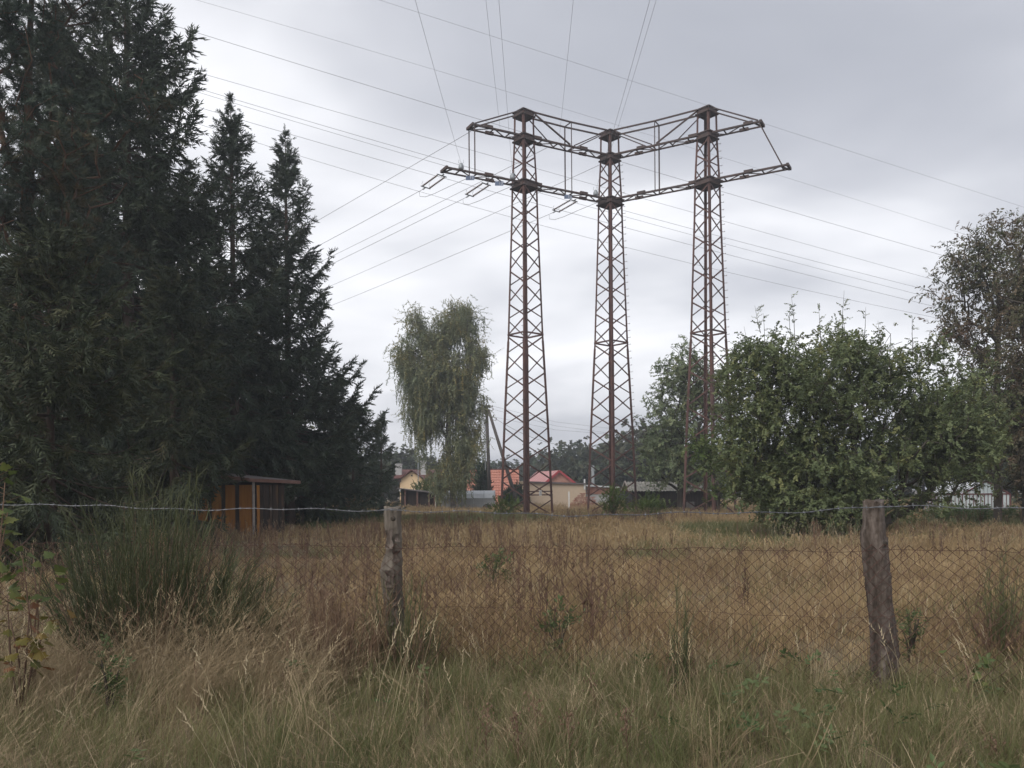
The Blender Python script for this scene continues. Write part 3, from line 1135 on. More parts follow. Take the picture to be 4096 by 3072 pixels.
# the other line, crossing behind
A2 = 2212 / 4096
for k, (pts, off, lab) in enumerate((
        ([(820, 0), (1480, 212), (2210, 447)], 0, 'earth wire of the crossing line, highest at the right edge of the sky'),
        ([(425, 0), (1010, 172), (2065, 500)], 7, 'earth wire of the crossing line that leaves the frame top above the spruces'),
        ([(385, 58), (1010, 250), (2030, 550)], 0, 'topmost conductor of the crossing line, starting at the tallest spruce'),
        ([(405, 150), (950, 305), (2013, 603)], 7, 'second conductor of the crossing line, counted down'),
        ([(405, 184), (950, 344), (2010, 628)], 0, 'upper wire of the close pair of the crossing line'),
        ([(405, 192), (985, 365), (2000, 640)], 7, 'lower wire of the close pair of the crossing line'),
        ([(440, 235), (985, 392), (1998, 657)], 0, 'last conductor but one of the crossing line'),
        ([(545, 305), (1100, 468), (1990, 680)], 7, 'lowest conductor of the crossing line'))):
    xs = [a / A2 for a, b in pts]
    ys = [b / A2 for a, b in pts]
    co = np.polyfit(xs, ys, 2)
    w = []
    for i in range(41):
        x = -300 + i * (4900 / 40)
        y = np.polyval(co, x)
        p = U(x, y, 1.0)
        tx, tz = p.x, p.z - CAMZ
        Y = (60 + off) / (1 - .36 * tx)
        w.append(Vector((tx * Y, Y, CAMZ + tz * Y)))
    line('crossing_wire', lab, w, .013 if k > 1 else .009, group='wires of the line crossing behind the pylon')

# ------------------------------------------------------------------ buildings
M['orange'] = mat('ochre_boards', [(0.22, 0.092, 0.02), (0.30, 0.13, 0.027), (0.36, 0.17, 0.045)], 0.8, 3, 0.3, 30, stretch=(5, 5, .35))
M['darkboard'] = mat('tarred_boards', [(0.016, 0.013, 0.012), (0.032, 0.024, 0.02), (0.06, 0.038, 0.026)], 0.85, 2.5, 0.3, 30, stretch=(4, 4, .3))
M['fadedboard'] = mat('half_tarred_boards', [(0.02, 0.016, 0.014), (0.05, 0.034, 0.024), (0.17, 0.10, 0.055)], 0.85, 1.2, 0.3, 30, stretch=(4, 4, .5))
M['palewood'] = mat('pale_post', [(0.20, 0.17, 0.15), (0.34, 0.30, 0.27)], 0.8, 4, 0.2, 30)
M['felt'] = mat('roofing_felt', [(0.11, 0.095, 0.092), (0.16, 0.14, 0.135)], 0.9, 3, 0.2, 30)
M['fascia'] = mat('brown_fascia', [(0.13, 0.07, 0.055), (0.19, 0.11, 0.09)], 0.8, 5)
M['asbestos'] = mat('mossy_corrugated_sheet', [(0.10, 0.10, 0.085), (0.20, 0.19, 0.165), (0.30, 0.285, 0.25)], 0.9, 2.5, 0.2, 20)
M['cream'] = mat('cream_render', [(0.50, 0.39, 0.28), (0.57, 0.45, 0.33), (0.53, 0.42, 0.31)], 0.9, 1.3, 0.1, 50)
M['yellow'] = mat('yellow_render', [(0.74, 0.55, 0.34), (0.80, 0.60, 0.38)], 0.9, 1.5)
M['brick'] = mat('old_brick', [(0.20, 0.075, 0.05), (0.30, 0.13, 0.09), (0.36, 0.20, 0.155), (0.25, 0.10, 0.07)], 0.9, 2.2, 0.2, 40, coord='World')
M['tile'] = mat('orange_roof_tile', [(0.37, 0.15, 0.105), (0.46, 0.21, 0.155)], 0.55, 1.2, coord='World', random_mix=.5)
M['redmetal'] = mat('red_metal_roof', [(0.38, 0.18, 0.175), (0.44, 0.23, 0.22)], 0.45, 1.5)
M['redtrim'] = mat('red_trim', [(0.28, 0.03, 0.035), (0.34, 0.045, 0.05)], 0.5, 2)
M['browntile'] = mat('brown_roof', [(0.09, 0.035, 0.03), (0.14, 0.06, 0.05)], 0.7, 5, coord='World')
M['chim'] = mat('chimney_render', [(0.36, 0.36, 0.36), (0.46, 0.46, 0.45)], 0.9, 3)
M['foil'] = mat('greenhouse_sheet', [(0.42, 0.44, 0.45), (0.54, 0.56, 0.57), (0.60, 0.62, 0.63)], 0.35, 1.2, spec=.5)
M['foilside'] = mat('greenhouse_side_sheet', [(0.26, 0.265, 0.26), (0.36, 0.365, 0.36)], 0.5, 1.0)
M['pane'] = mat('pale_glazing', [(0.38, 0.44, 0.44), (0.50, 0.56, 0.56), (0.57, 0.63, 0.63)], 0.25, .9, spec=.5, coord='World')
M['redframe'] = mat('red_painted_frame', [(0.10, 0.045, 0.045), (0.16, 0.07, 0.07)], 0.6, 6)
M['graypanel'] = mat('grey_panel', [(0.27, 0.26, 0.28), (0.33, 0.32, 0.34)], 0.7, 1.5)
M['concrete'] = mat('weathered_concrete', [(0.13, 0.12, 0.11), (0.22, 0.20, 0.19)], 0.95, 3, .4, 20)
M['polewood'] = mat('weathered_pole', [(0.07, 0.06, 0.055), (0.12, 0.105, 0.095)], 0.9, 3, .2, 20, stretch=(1, 1, .15))
M['metal'] = mat('flue_metal', [(0.30, 0.32, 0.33), (0.42, 0.44, 0.45)], 0.4, 3, metal=.5)
M['darkvoid'] = mat('dark_interior', [(0.012, 0.012, 0.012), (0.03, 0.028, 0.026)], 0.95, 1.0)


def pt(px, py, d):
    return U(px, py, d)


# ochre shed under the spruces
c = G(1003, 30.0)
t = thing('wooden_shed', 'low ochre shed with black battens and a flat brown roof under the spruces', 'shed', c)
u1 = Vector((-.95, .31, 0)).normalized()      # ochre front, to the left
u2 = Vector((.80, .60, 0)).normalized()       # dark side
HT = 2.02
L1, L2 = 3.0, 1.15
mb = MB()
mb.prism([c + u1 * .06 + u2 * .08, c + u1 * (L1 - .06) + u2 * .08, c + u1 * (L1 - .06) + u2 * (L2 - .08), c + u2 * (L2 - .08) + u1 * .06], (0, 0, HT))
obj('wall', mb, M['darkvoid'], t)
x, i = 0.09, 0
while x < L1 - .3:
    w = .60
    mb = MB()
    p = c + u1 * (x + w / 2)
    mb.box(p + Vector((0, 0, HT / 2 - .05)) - u2 * .0, w - .012, .035, HT - .1, rz=math.atan2(u1.y, u1.x))
    obj('board', mb, M['orange'], t)
    mb = MB()
    mb.box(c + u1 * (x + w) - u2 * .028 + Vector((0, 0, HT / 2 - .05)), .15, .05, HT - .1, rz=math.atan2(u1.y, u1.x))
    obj('batten', mb, M['darkboard'], t)
    x += w
    i += 1
mb = MB()
mb.box(c - u2 * .02 + Vector((0, 0, HT / 2)), .09, .09, HT, rz=.3)
obj('corner_post', mb, M['palewood'], t)
x = .14
rd = random.Random(4)
while x < L2 - .02:
    mb = MB()
    p = c + u2 * x
    mb.box(p + Vector((0, 0, HT / 2 - .05)) + u1 * rd.uniform(-.012, .012), .105, .03, HT - .1 + rd.uniform(-.03, .03), rz=math.atan2(u2.y, u2.x))
    obj('plank', mb, M['orange'] if x < .2 else (M['fadedboard'] if rd.random() < .4 else M['darkboard']), t)
    x += .118
mb = MB()
zr = HT + .02
r0 = c - u2 * .3 - u1 * .15
poly = [r0 + Vector((0, 0, zr + .06)), c + u2 * (L2 + .38) - u1 * .25 + Vector((0, 0, zr - .02)), c + u2 * (L2 + .38) + u1 * (L1 + .3) + Vector((0, 0, zr + .34)), c - u2 * .3 + u1 * (L1 + .3) + Vector((0, 0, zr + .42))]
mb.prism(poly, (0, 0, .05))
rf = obj('roof', mb, M['felt'], t)
mb = MB()
mb.bar(poly[0] - u1 * .01 + Vector((0, 0, -.01)), poly[1] - u1 * .01 + Vector((0, 0, -.01)), .03, .12)
mb.bar(poly[0] - u2 * .02, poly[3] - u2 * .02, .03, .13)
obj('fascia', mb, M['fascia'], rf)

# dark corrugated shed behind the middle mast
t = thing('tarred_shed', 'long black board shed with a mossy corrugated roof behind the middle mast', 'shed', G(2515, 62))
base = G(2515, 62)
Ls = 6.6
zb, zt = base.z, pt(2515, 1966, 62).z
mb = MB()
mb.prism([base + Vector((0, .05, 0)), base + Vector((Ls, .05, 0)), base + Vector((Ls, 4, 0)), base + Vector((0, 4, 0))], (0, 0, zt - zb))
obj('wall', mb, M['darkvoid'], t)
x = .1
rd = random.Random(8)
while x < Ls:
    mb = MB()
    mb.box(base + Vector((x, rd.uniform(-.015, .01), (zt - zb) / 2)), .195, .03, zt - zb - rd.uniform(0, .08))
    obj('plank', mb, M['darkboard'], t)
    x += .205
mb = MB()
mb.box(base + Vector((4.35, -.04, .42)), .62, .03, .62)
obj('patch_panel', mb, M['concrete'], t)
zrd = pt(2515, 1927, 64).z
mb = MB()
n = 120
for i in range(n + 1):
    x = -.25 + (Ls + .4) * i / n
    w = .03 * math.cos(PI * i / 2.0 * 1.0)
    mb.v += [(base.x + x, base.y - .35, zt + .02 + w), (base.x + x, base.y + 1.9, zrd + w), (base.x + x, base.y + 4.3, zt + w)]
    mb.n += 3
for i in range(n):
    for k in (0, 1):
        mb.f.append((i * 3 + k, i * 3 + 3 + k, i * 3 + 4 + k, i * 3 + 1 + k))
        mb.mi.append(0)
rf = obj('roof', mb, M['asbestos'], t)
mb = MB()
mb.bar((base.x - .28, base.y - .4, zt - .02), (base.x - .28, base.y + 1.9, zrd + .02), .06, .16)
mb.bar((base.x - .28, base.y + 1.9, zrd + .02), (base.x - .28, base.y + 4.3, zt - .02), .06, .16)
obj('bargeboard', mb, M['palewood'], rf)

# flat-roofed cream building
b0, b1 = pt(2114, 2031, 80), pt(2343, 2031, 80)
t = thing('flat_building', 'flat-roofed cream rendered building with a dark roof edge between the masts', 'building', G(2114, 80))
zg = WL[t.name].z - .1
zl, zr_ = pt(2114, 1931, 80).z, pt(2343, 1938, 80).z
mb = MB()
mb.add([(b0.x, 80, zg), (b1.x, 80, zg), (b1.x, 86, zg), (b0.x - .6, 86, zg), (b0.x, 80, zl), (b1.x, 80, zr_), (b1.x, 86, zr_), (b0.x - .6, 86, zl)],
       [(0, 1, 5, 4), (1, 2, 6, 5), (2, 3, 7, 6), (3, 0, 4, 7), (4, 5, 6, 7)])
obj('wall', mb, M['cream'], t)
mb = MB()
mb.add([(b0.x - .35, 79.8, zl), (b1.x + .05, 79.8, zr_), (b1.x + .05, 86.2, zr_), (b0.x - .9, 86.2, zl), (b0.x - .35, 79.8, zl + .16), (b1.x + .05, 79.8, zr_ + .14), (b1.x + .05, 86.2, zr_ + .14), (b0.x - .9, 86.2, zl + .16)],
       [(0, 1, 5, 4), (1, 2, 6, 5), (2, 3, 7, 6), (3, 0, 4, 7), (4, 5, 6, 7), (0, 3, 2, 1)])
obj('roof', mb, M['felt'], t)
mb = MB()
mb.box((b1.x - .1, 79.96, (zr_ + 1.15) / 2 + .55), .14, .06, zr_ - 1.2)
obj('corner_strip', mb, M['white'], t)
mb = MB()
p = pt(2090, 1938, 81)
mb.box(p, .62, .6, .42)
mb.box(p + Vector((0, 0, .26)), .75, .7, .08)
obj('box', mb, M['cream'], t)
mb = MB()
p = pt(2106, 1980, 81)
mb.tube([(p.x, 80.6, zg), (p.x, 80.6, zl)], .06, 6)
mb.tube([(p.x + .15, 80.6, zg), (p.x + .15, 80.6, zl)], .05, 6)
obj('downpipe', mb, M['white'], t)

# brick annex
a0, a1 = pt(2347, 2031, 82), pt(2470, 2031, 82)
t = thing('brick_annex', 'low red brick annex with a pale sloping roof edge behind the middle mast', 'building', G(2347, 82))
za, zb_ = pt(2347, 1944, 82).z, pt(2470, 1952, 82).z
mb = MB()
mb.add([(a0.x, 82.08, -.1), (a1.x, 82.08, -.1), (a1.x, 86, -.1), (a0.x, 86, -.1), (a0.x, 82.08, za), (a1.x, 82.08, zb_), (a1.x, 86, zb_), (a0.x, 86, za)],
       [(0, 1, 5, 4), (1, 2, 6, 5), (2, 3, 7, 6), (3, 0, 4, 7), (4, 5, 6, 7)])
wl_ = obj('wall', mb, M['chim'], t)
bm_ = MB().box((0, 0, 0), .24, .10, .065).mesh('brick', M['brick'])
rd = random.Random(2)
nb = 0
for r in range(11):
    z = 1.30 + .078 * r
    for i in range(13):
        x = a0.x + .13 + .255 * i + (.12 if r % 2 else 0)
        if x > a1.x - .1 or z > za + (zb_ - za) * (x - a0.x) / (a1.x - a0.x) - .05:
            continue
        inst('brick', bm_, wl_, (x, 82.05 + rd.uniform(-.01, .01), z))
mb = MB()
mb.bar((a0.x - .1, 81.9, za + .05), (a1.x + .2, 81.9, zb_ + .05), .3, .12)
mb.quad((a0.x - .1, 81.9, za + .1), (a1.x + .2, 81.9, zb_ + .1), (a1.x + .2, 86.2, zb_ + .1), (a0.x - .1, 86.2, za + .1))
obj('roof', mb, M['foil'], t)

# brick heap in front of it
hp = G(2310, 74)
t = thing('brick_heap', 'stacked heap of old red bricks beside the cream building', 'brick pile', hp)
rd = random.Random(5)
x0, x1 = pt(2262, 0, 74).x, pt(2372, 0, 74).x
top = 0
for r in range(17):
    z = hp.z + .06 + .085 * r
    f = r / 17
    xa = x0 + (x1 - x0) * (.0 + .42 * f ** 1.3)
    xb = x1 - (x1 - x0) * .16 * f ** 2
    if r > 12:
        xa, xb = xa + .1, xa + .55
    x = xa + rd.uniform(0, .2)
    while x < xb:
        inst('brick', bm_, t, (x, 74 + rd.uniform(-.05, .05), z + rd.uniform(-.01, .01)), (0, rd.uniform(-.04, .04), rd.uniform(-.25, .25) + (PI / 2 if rd.random() < .2 else 0)))
        x += .255
    for k in range(3):
        inst('brick', bm_, t, (rd.uniform(xa, xb), 74.3, z), (0, 0, rd.uniform(-.4, .4)))
# garden posts
for px, y0, y1, w, lab in ((2262, 1966, 2034, .09, 'white and dark concrete garden post before the brick heap'), (2086, 1970, 2030, .07, 'thin white garden post left of the cream building')):
    p = G(px, 71)
    tp = pt(px, y0, 71)
    mb = MB()
    mb.box((p.x, 71, (p.z + tp.z) / 2 - .05), w, w, tp.z - p.z + .1)
    obj('garden_post', mb, M['white'], None, label=lab, cat='post', pos=p)
mb = MB()
p, q = pt(2372, 1940, 88), pt(2372, 1862, 88)
mb.tube([(p.x, 88, 0), (p.x, 88, q.z)], .17, 10)
mb.tube([(p.x, 88, q.z - .55), (p.x, 88, q.z - .45)], .22, 10)
mb.tube([(p.x, 88, 1.9), (p.x, 88, 2.0)], .22, 10)
obj('flue_pipe', mb, M['metal'], None, label='pale metal flue pipe standing behind the middle mast', cat='chimney', pos=(p.x, 88, 0))

# red metal roofed house
d = 105
ap, e0, e1 = pt(2237, 1884, d), pt(2170, 1941, d), pt(2310, 1941, d)
t = thing('red_roof_house', 'house with a pinkish red metal roof and brown brick gable behind the cream building', 'house', (ap.x, d, 0))
bk = Vector((-2.6, 6.5, 0))
mb = MB()
mb.prism([(e0.x + .3, d, -.1), (e1.x - .3, d, -.1), (e1.x - .3, d, e1.z + .2), (ap.x, d, ap.z - .2), (e0.x + .3, d, e0.z + .2)], bk)
obj('wall', mb, M['brick'], t)
mb = MB()
o = Vector((.06, -.25, 0))
for a, b in ((e0, ap), (e1, ap)):
    v0, v1 = Vector((a.x, d, a.z)) + o, Vector((b.x, d, b.z)) + o
    mb.prism([v0, v1, v1 + bk * 1.05, v0 + bk * 1.05], (0, 0, .08))
rf = obj('roof', mb, M['redmetal'], t)
for i in range(9):
    mb = MB()
    o2 = bk * (1.05 * (i + .5) / 9)
    v0, v1 = Vector((e0.x, d, e0.z + .10)) + o + o2, Vector((ap.x, d, ap.z + .10)) + o + o2
    mb.bar(v0, v1, .05, .04)
    obj('standing_seam', mb, M['redmetal'], rf)
mb = MB()
for a in (e0, e1):
    mb.bar(Vector((a.x, d - .3, a.z + .0)), Vector((ap.x, d - .3, ap.z + .0)), .08, .26)
obj('bargeboard', mb, M['redtrim'], rf)

# steep orange tiled cottage
d = 88
xl, xr = pt(1850, 0, d).x, pt(2064, 0, d).x
zt, ze = pt(2000, 1877, d).z, pt(2000, 2016, d).z
t = thing('tiled_cottage', 'cottage with a steep orange tiled roof behind the wooden utility pole', 'house', (xr, d, 0))
sl = 2.6
mb = MB()
mb.prism([(xl + .2, d + .15 - sl * .0, -.1), (xl + .2, d + sl * 2 - .3, -.1), (xl + .2, d + sl * 2 - .3, ze), (xl + .2, d + sl, zt - .2), (xl + .2, d + .15, ze)], (xr - xl - .4, 0, 0))
obj('wall', mb, M['cream'], t)
mb = MB()
for y in (0, 2 * sl):
    mb.prism([(xl, d + y, ze - .04), (xr + .12, d + y, ze - .04), (xr - .05, d + sl, zt - .04), (xl, d + sl, zt - .04)], (0, 0, .04))
mb.bar((xl, d + sl, zt + .06), (xr - .02, d + sl, zt + .06), .16, .12)
rf = obj('roof', mb, M['browntile'], t)
rows, cols = 13, 21
tw, th = (xr - xl) / cols, math.hypot(sl, zt - ze) / rows
sa = math.atan2(zt - ze, sl)
mb = MB()
n = 4
for i in range(n + 1):
    x = tw * (i / n - .5)
    b = .05 * math.sin(PI * i / n) ** .8
    for y, o in ((-.02, .06), (th * 1.02, .0)):
        mb.v.append((x, y, o + b))
        mb.n += 1
for i in range(n):
    mb.f.append((2 * i, 2 * i + 2, 2 * i + 3, 2 * i + 1))
    mb.mi.append(0)
    k = mb.n
    mb.v += [(tw * (i / n - .5), -.02, -.02), (tw * ((i + 1) / n - .5), -.02, -.02)]
    mb.n += 2
    mb.f.append((2 * i, k, k + 1, 2 * i + 2))
    mb.mi.append(0)
tm = mb.mesh('roof_tile', M['tile'])
rd = random.Random(1)
for r in range(rows):
    for i in range(cols):
        p = Vector((xl + tw * (i + .5), d + sl * r / rows, ze + (zt - ze) * r / rows + .01))
        inst('roof_tile', tm, rf, p, (sa + rd.uniform(-.01, .01), 0, 0))

# yellow gabled house at the left of the birch
d = 96
t = thing('gabled_house', 'yellow house with a small brown gable roof and two chimneys left of the birch', 'house', (pt(1645, 0, d).x, d, 0))
ap, g0, g1 = pt(1647, 1886, d), pt(1604, 1916, d), pt(1690, 1916, d)
mb = MB()
mb.prism([(g0.x, d, -.1), (g1.x, d, -.1), (g1.x, d, g1.z), (ap.x, d, ap.z), (g0.x, d, g0.z)], (0, 4, 0))
mb.box((pt(1690, 0, d + 5).x, d + 5.2, 1.4), 5.6, 6, 2.8)
obj('wall', mb, M['yellow'], t)
mb = MB()
for a in (g0, g1):
    e = Vector((a.x + (-.35 if a is g0 else .35), d - .4, a.z - .22))
    q = Vector((ap.x, d - .4, ap.z + .12))
    mb.prism([e, q, q + Vector((0, 4.4, 0)), e + Vector((0, 4.4, 0))], (0, 0, .14))
ridge0, ridge1 = pt(1590, 1882, d + 5), pt(1800, 1882, d + 5)
ez = pt(1590, 1915, d + 1.6).z
mb.prism([(ridge0.x, d + 5, ridge0.z), (ridge1.x, d + 5, ridge1.z), (ridge1.x, d + 1.6, ez), (ridge0.x, d + 1.6, ez)], (0, 0, .12))
mb.prism([(ridge0.x, d + 5, ridge0.z), (ridge1.x, d + 5, ridge1.z), (ridge1.x, d + 8.6, ez), (ridge0.x, d + 8.6, ez)], (0, 0, .12))
rf = obj('roof', mb, M['browntile'], t)
for px, w, y0 in ((1595, .75, 1858), (1694, .65, 1846)):
    p, q = pt(px, 1900, d + 3), pt(px, y0, d + 3)
    mb = MB()
    mb.box((p.x, d + 3, (p.z + q.z) / 2), w, .6, q.z - p.z)
    mb.box((p.x, d + 3, q.z + .04), w + .12, .72, .1)
    obj('chimney', mb, M['chim'], rf)
mb = MB()
mb.box(pt(1647, 1902, d) + Vector((0, -.05, 0)), .16, .06, .16)
obj('vent', mb, M['black'], t)
mb = MB()
p = pt(1635, 1962, d)
mb.box(p + Vector((0, -.08, 0)), 2.2, .1, .22)
obj('window_lintel', mb, M['white'], t)
mb = MB()
p = pt(1690, 1800, 92)
mb.tube([(p.x - .5, 92, 0), (p.x - .5, 92, p.z + .1)], .05, 6)
obj('mast_pole', mb, M['metal'], None, label='thin grey pole rising behind the birch left of its trunk', cat='pole', pos=(p.x - .5, 92, 0))

# open dark lean-to
d = 73
x0, x1 = pt(1588, 0, d).x, pt(1729, 0, d).x
z0, z1 = pt(1588, 1957, d).z, pt(1729, 1976, d).z
t = thing('lean_to', 'open dark lean-to shed with thin posts in front of the yellow house', 'shed', G(1660, d))
zg = WL[t.name].z
mb = MB()
mb.prism([(x0, d + .3, zg - .1), (x1, d + .3, zg - .1), (x1, d + .3, z1), (x0, d + .3, z0)], (0, 2.5, 0))
obj('wall', mb, M['darkboard'], t)
mb = MB()
mb.prism([(x0 - .3, d - .2, z0 + .02), (x1 + .3, d - .2, z1 + .02), (x1 + .3, d + 3, z1 + .02), (x0 - .3, d + 3, z0 + .02)], (0, 0, .09))
obj('roof', mb, M['felt'], t)
for k, px in enumerate((1606, 1655, 1702, 1724, 1728)):
    p = pt(px, 0, d)
    mb = MB()
    zt_ = z0 + (z1 - z0) * (p.x - x0) / (x1 - x0)
    mb.box((p.x, d + .05, (zg + zt_) / 2), .14 if k < 4 else .07, .12, zt_ - zg)
    obj('post', mb, M['white'] if k == 4 else M['fascia'], t)

# polytunnel
d = 70
x0, x1 = pt(1752, 0, d).x, pt(1964, 0, d).x
ztop, zsh = pt(1950, 1962, d).z, pt(1950, 1993, d).z
t = thing('polytunnel', 'grey white film greenhouse with a curved roof at the foot of the birch', 'greenhouse', G(1860, d))
zg = WL[t.name].z
dep = 2.6
mb = MB()
prof = [(0, zg), (.02, zsh), (.35, zsh + (ztop - zsh) * .62), (.85, ztop - .03), (1.3, ztop), (1.75, ztop - .03), (2.25, zsh + (ztop - zsh) * .62), (2.58, zsh), (2.6, zg)]
nseg = 5
xs = [x0 + (x1 - x0) * i / nseg for i in range(nseg + 1)]
for i in range(nseg):
    for (ya, za_), (yb, zb2) in zip(prof, prof[1:]):
        m_ = MB()
    s1 = MB()
    s1.quad((xs[i] + .02, d, zg), (xs[i + 1] - .02, d, zg), (xs[i + 1] - .02, d + .02, zsh), (xs[i] + .02, d + .02, zsh))
    obj('side_sheet', s1, M['foilside'], t)
    s2 = MB()
    for (ya, za_), (yb, zb2) in zip(prof[1:-2], prof[2:-1]):
        s2.quad((xs[i] + .02, d + ya, za_), (xs[i + 1] - .02, d + ya, za_), (xs[i + 1] - .02, d + yb, zb2), (xs[i] + .02, d + yb, zb2))
    obj('roof_sheet', s2, M['foil'], t)
for i, x in enumerate(xs):
    mb = MB()
    mb.tube([(x, d + y - .02, z + .01) for y, z in prof], .03, 5)
    obj('hoop', mb, M['metal'], t)
mb = MB()
mb.prism([(x1, d + y, z) for y, z in prof], (.02, 0, 0))
obj('end_sheet', mb, M['foil'], t)
mb = MB()
mb.bar((x0, d - .03, zsh), (x1, d - .03, zsh), .04, .06)
obj('rail', mb, M['metal'], t)
p = G(1936, d - 1.2)
mb = MB()
prev = None
rg_ = np.random.default_rng(3)
ring = []
for zi, (zz2, rr2) in enumerate(((-.05, .30), (.15, .34), (.35, .33), (.5, .26), (.58, .12))):
    ring.append([(p.x + rr2 * math.cos(a) * 1.2 * (1 + rg_.normal() * .06), p.y + rr2 * math.sin(a), p.z + zz2 + rg_.normal() * .02) for a in np.linspace(0, 2 * PI, 11)[:-1]])
vs_ = [q for r_ in ring for q in r_]
mb.add(vs_, [(i * 10 + k, i * 10 + (k + 1) % 10, i * 10 + 10 + (k + 1) % 10, i * 10 + 10 + k) for i in range(4) for k in range(10)] + [tuple(range(40, 50))])
obj('black_sack', mb, M['black'], None, True, label='black lumpy sack lying in front of the film greenhouse', cat='sack', pos=p)

# glass greenhouse at the right
d = 46
t = thing('glass_greenhouse', 'pale glazed greenhouse with dark red frame at the right edge', 'greenhouse', G(3930, d))
zg = WL[t.name].z
g0, g1 = pt(3835, 0, d).x, pt(4026, 0, d).x
ze, za = pt(3930, 1976, d).z, pt(3930, 1924, d).z
bk = Vector((-.75, 3.0, 0))
A0, A1, AP = Vector((g0, d, 0)), Vector((g1, d, 0)), Vector(((g0 + g1) / 2, d, 0))


def zz3(v, z):
    return Vector((v.x, v.y, z))


n = 13
for i in range(n):     # glazed gable, pane by pane
    xa, xb = g0 + (g1 - g0) * i / n, g0 + (g1 - g0) * (i + 1) / n
    mb = MB()
    ta = ze - .04
    mb.prism([(xa + .015, d, zg), (xb - .015, d, zg), (xb - .015, d, ta), (xa + .015, d, ta)], (0, .012, 0))
    obj('pane', mb, M['pane'] if i != 10 else M['graypanel'], t)
    mb = MB()
    mb.bar((xa, d - .015, zg), (xa, d - .015, ze), .045 if i in (0, 6) else .022, .03)
    obj('glazing_bar', mb, M['redframe'], t)
    xm = (xa + xb) / 2
    zt_ = ze + (za - ze) * (1 - abs(xm - AP.x) / (g1 - AP.x)) - .05
    if zt_ > ze + .08:
        mb = MB()
        mb.quad((xa + .01, d + .02, ze + .04), (xb - .01, d + .02, ze + .04), (xb - .01, d + .02, zt_), (xa + .01, d + .02, zt_))
        obj('pane', mb, M['pane'], t)
for i in range(12):    # long side and roof, bay by bay
    o1, o2 = bk * (i / 12) , bk * ((i + 1) / 12)
    mb = MB()
    mb.prism([zz3(A0 + o1 * 1.0, zg), zz3(A0 + o2 * .985, zg), zz3(A0 + o2 * .985, ze), zz3(A0 + o1, ze)], (.01, .01, 0))
    obj('pane', mb, M['graypanel'] if i > 6 else M['pane'], t)
    mb = MB()
    p, q, r, s = zz3(A0 + o1, ze), zz3(A0 + o2, ze), zz3(AP + o2, za), zz3(AP + o1, za)
    mb.prism([p + (q - p) * .0, p + (q - p) * .62, s + (r - s) * .62, s], (0, 0, .02))
    obj('roof_pane', mb, M['foil'], t)
    mb = MB()
    mb.prism([p + (q - p) * .62, q, r, s + (r - s) * .62], (0, 0, .012))
    obj('roof_bar', mb, M['darkvoid'], t)
    mb = MB()
    p, q = zz3(A1 + o1, ze), zz3(A1 + o2, ze)
    mb.prism([p, q, r, s], (0, 0, .02))
    obj('roof_pane', mb, M['foil'], t)
    mb = MB()
    mb.bar(zz3(A0 + o1, zg) - Vector((.02, .02, 0)), zz3(A0 + o1, ze) - Vector((.02, .02, 0)), .022)
    obj('glazing_bar', mb, M['redframe'], t)
mb = MB()
mb.bar(zz3(A0, ze), zz3(A1, ze), .07, .07)
mb.bar(zz3(A0, ze), zz3(AP, za), .07, .07)
mb.bar(zz3(A1, ze), zz3(AP, za), .07, .07)
mb.bar(zz3(A1, zg), zz3(A1, ze), .08, .08)
mb.bar(zz3(A0, ze), zz3(A0 + bk, ze), .07, .07)
mb.bar((g0 + .95, d - .04, zg + .1), (g0 + .55, d - .04, ze - .1), .03, .03)
obj('frame', mb, M['redframe'], t)
p = G(3182, 33)
mb = MB()
mb.prism([p + Vector((-.62, 0, -.1)), p + Vector((.25, -.1, -.1)), p + Vector((.62, .5, -.1)), p + Vector((-.3, .6, -.1))], (0, 0, .62))
obj('concrete_block', mb, M['concrete'], None, label='grey concrete block in the grass under the broad tree', cat='block', pos=p)

# wooden A pole with lamp
d = 78
pb, ptp = G(1946, d), pt(1946, 1626, d)
t = thing('utility_pole', 'weathered wooden utility pole with a slanting strut beside the birch', 'utility pole', pb)
mb = MB()
mb.tube([pb, Vector((ptp.x, d, ptp.z))], [.19, .14], 10)
obj('pole', mb, M['polewood'], t, True)
mb = MB()
sb = G(2063, d - 3)
mb.tube([sb, Vector((ptp.x + .18, d, ptp.z - .3))], [.19, .13], 10)
obj('strut', mb, M['polewood'], t, True)
mb = MB()
mb.box((ptp.x + .08, d, ptp.z), .62, .36, .22)
mb.box((ptp.x + .05, d - .03, ptp.z - .35), .5, .34, .1)
obj('bracket', mb, M['polewood'], t)
for dx, dz in ((.55, -.05), (.62, -.32), (.66, -.95), (-.36, -.9), (-.4, -1.3), (.9, -1.25)):
    mb = MB()
    p = Vector((ptp.x + dx, d - .1, ptp.z + dz))
    mb.tube([p + Vector((-.3 if dx > 0 else .3, 0, -.04)), p + Vector((0, 0, -.1)), p], .025, 5)
    mb.tube([p, p + Vector((0, 0, .08)), p + Vector((0, 0, .16))], [.04, .06, .03], 7)
    obj('insulator', mb, M['porcelain'], t)
mb = MB()
q = pt(1890, 1674, d)
mb.tube([Vector((ptp.x - .15, d - .1, ptp.z - 6)), Vector((ptp.x - .15, d - .1, ptp.z - 1.6)), Vector((ptp.x - .3, d - .2, ptp.z - 1.35)), Vector((q.x, d - .3, q.z))], .05, 6)
obj('lamp_arm', mb, M['metal'], t)
mb = MB()
mb.box(Vector((q.x - .3, d - .3, q.z + .04)), .7, .25, .14)
obj('lamp_head', mb, M['metal'], t)
mb = MB()
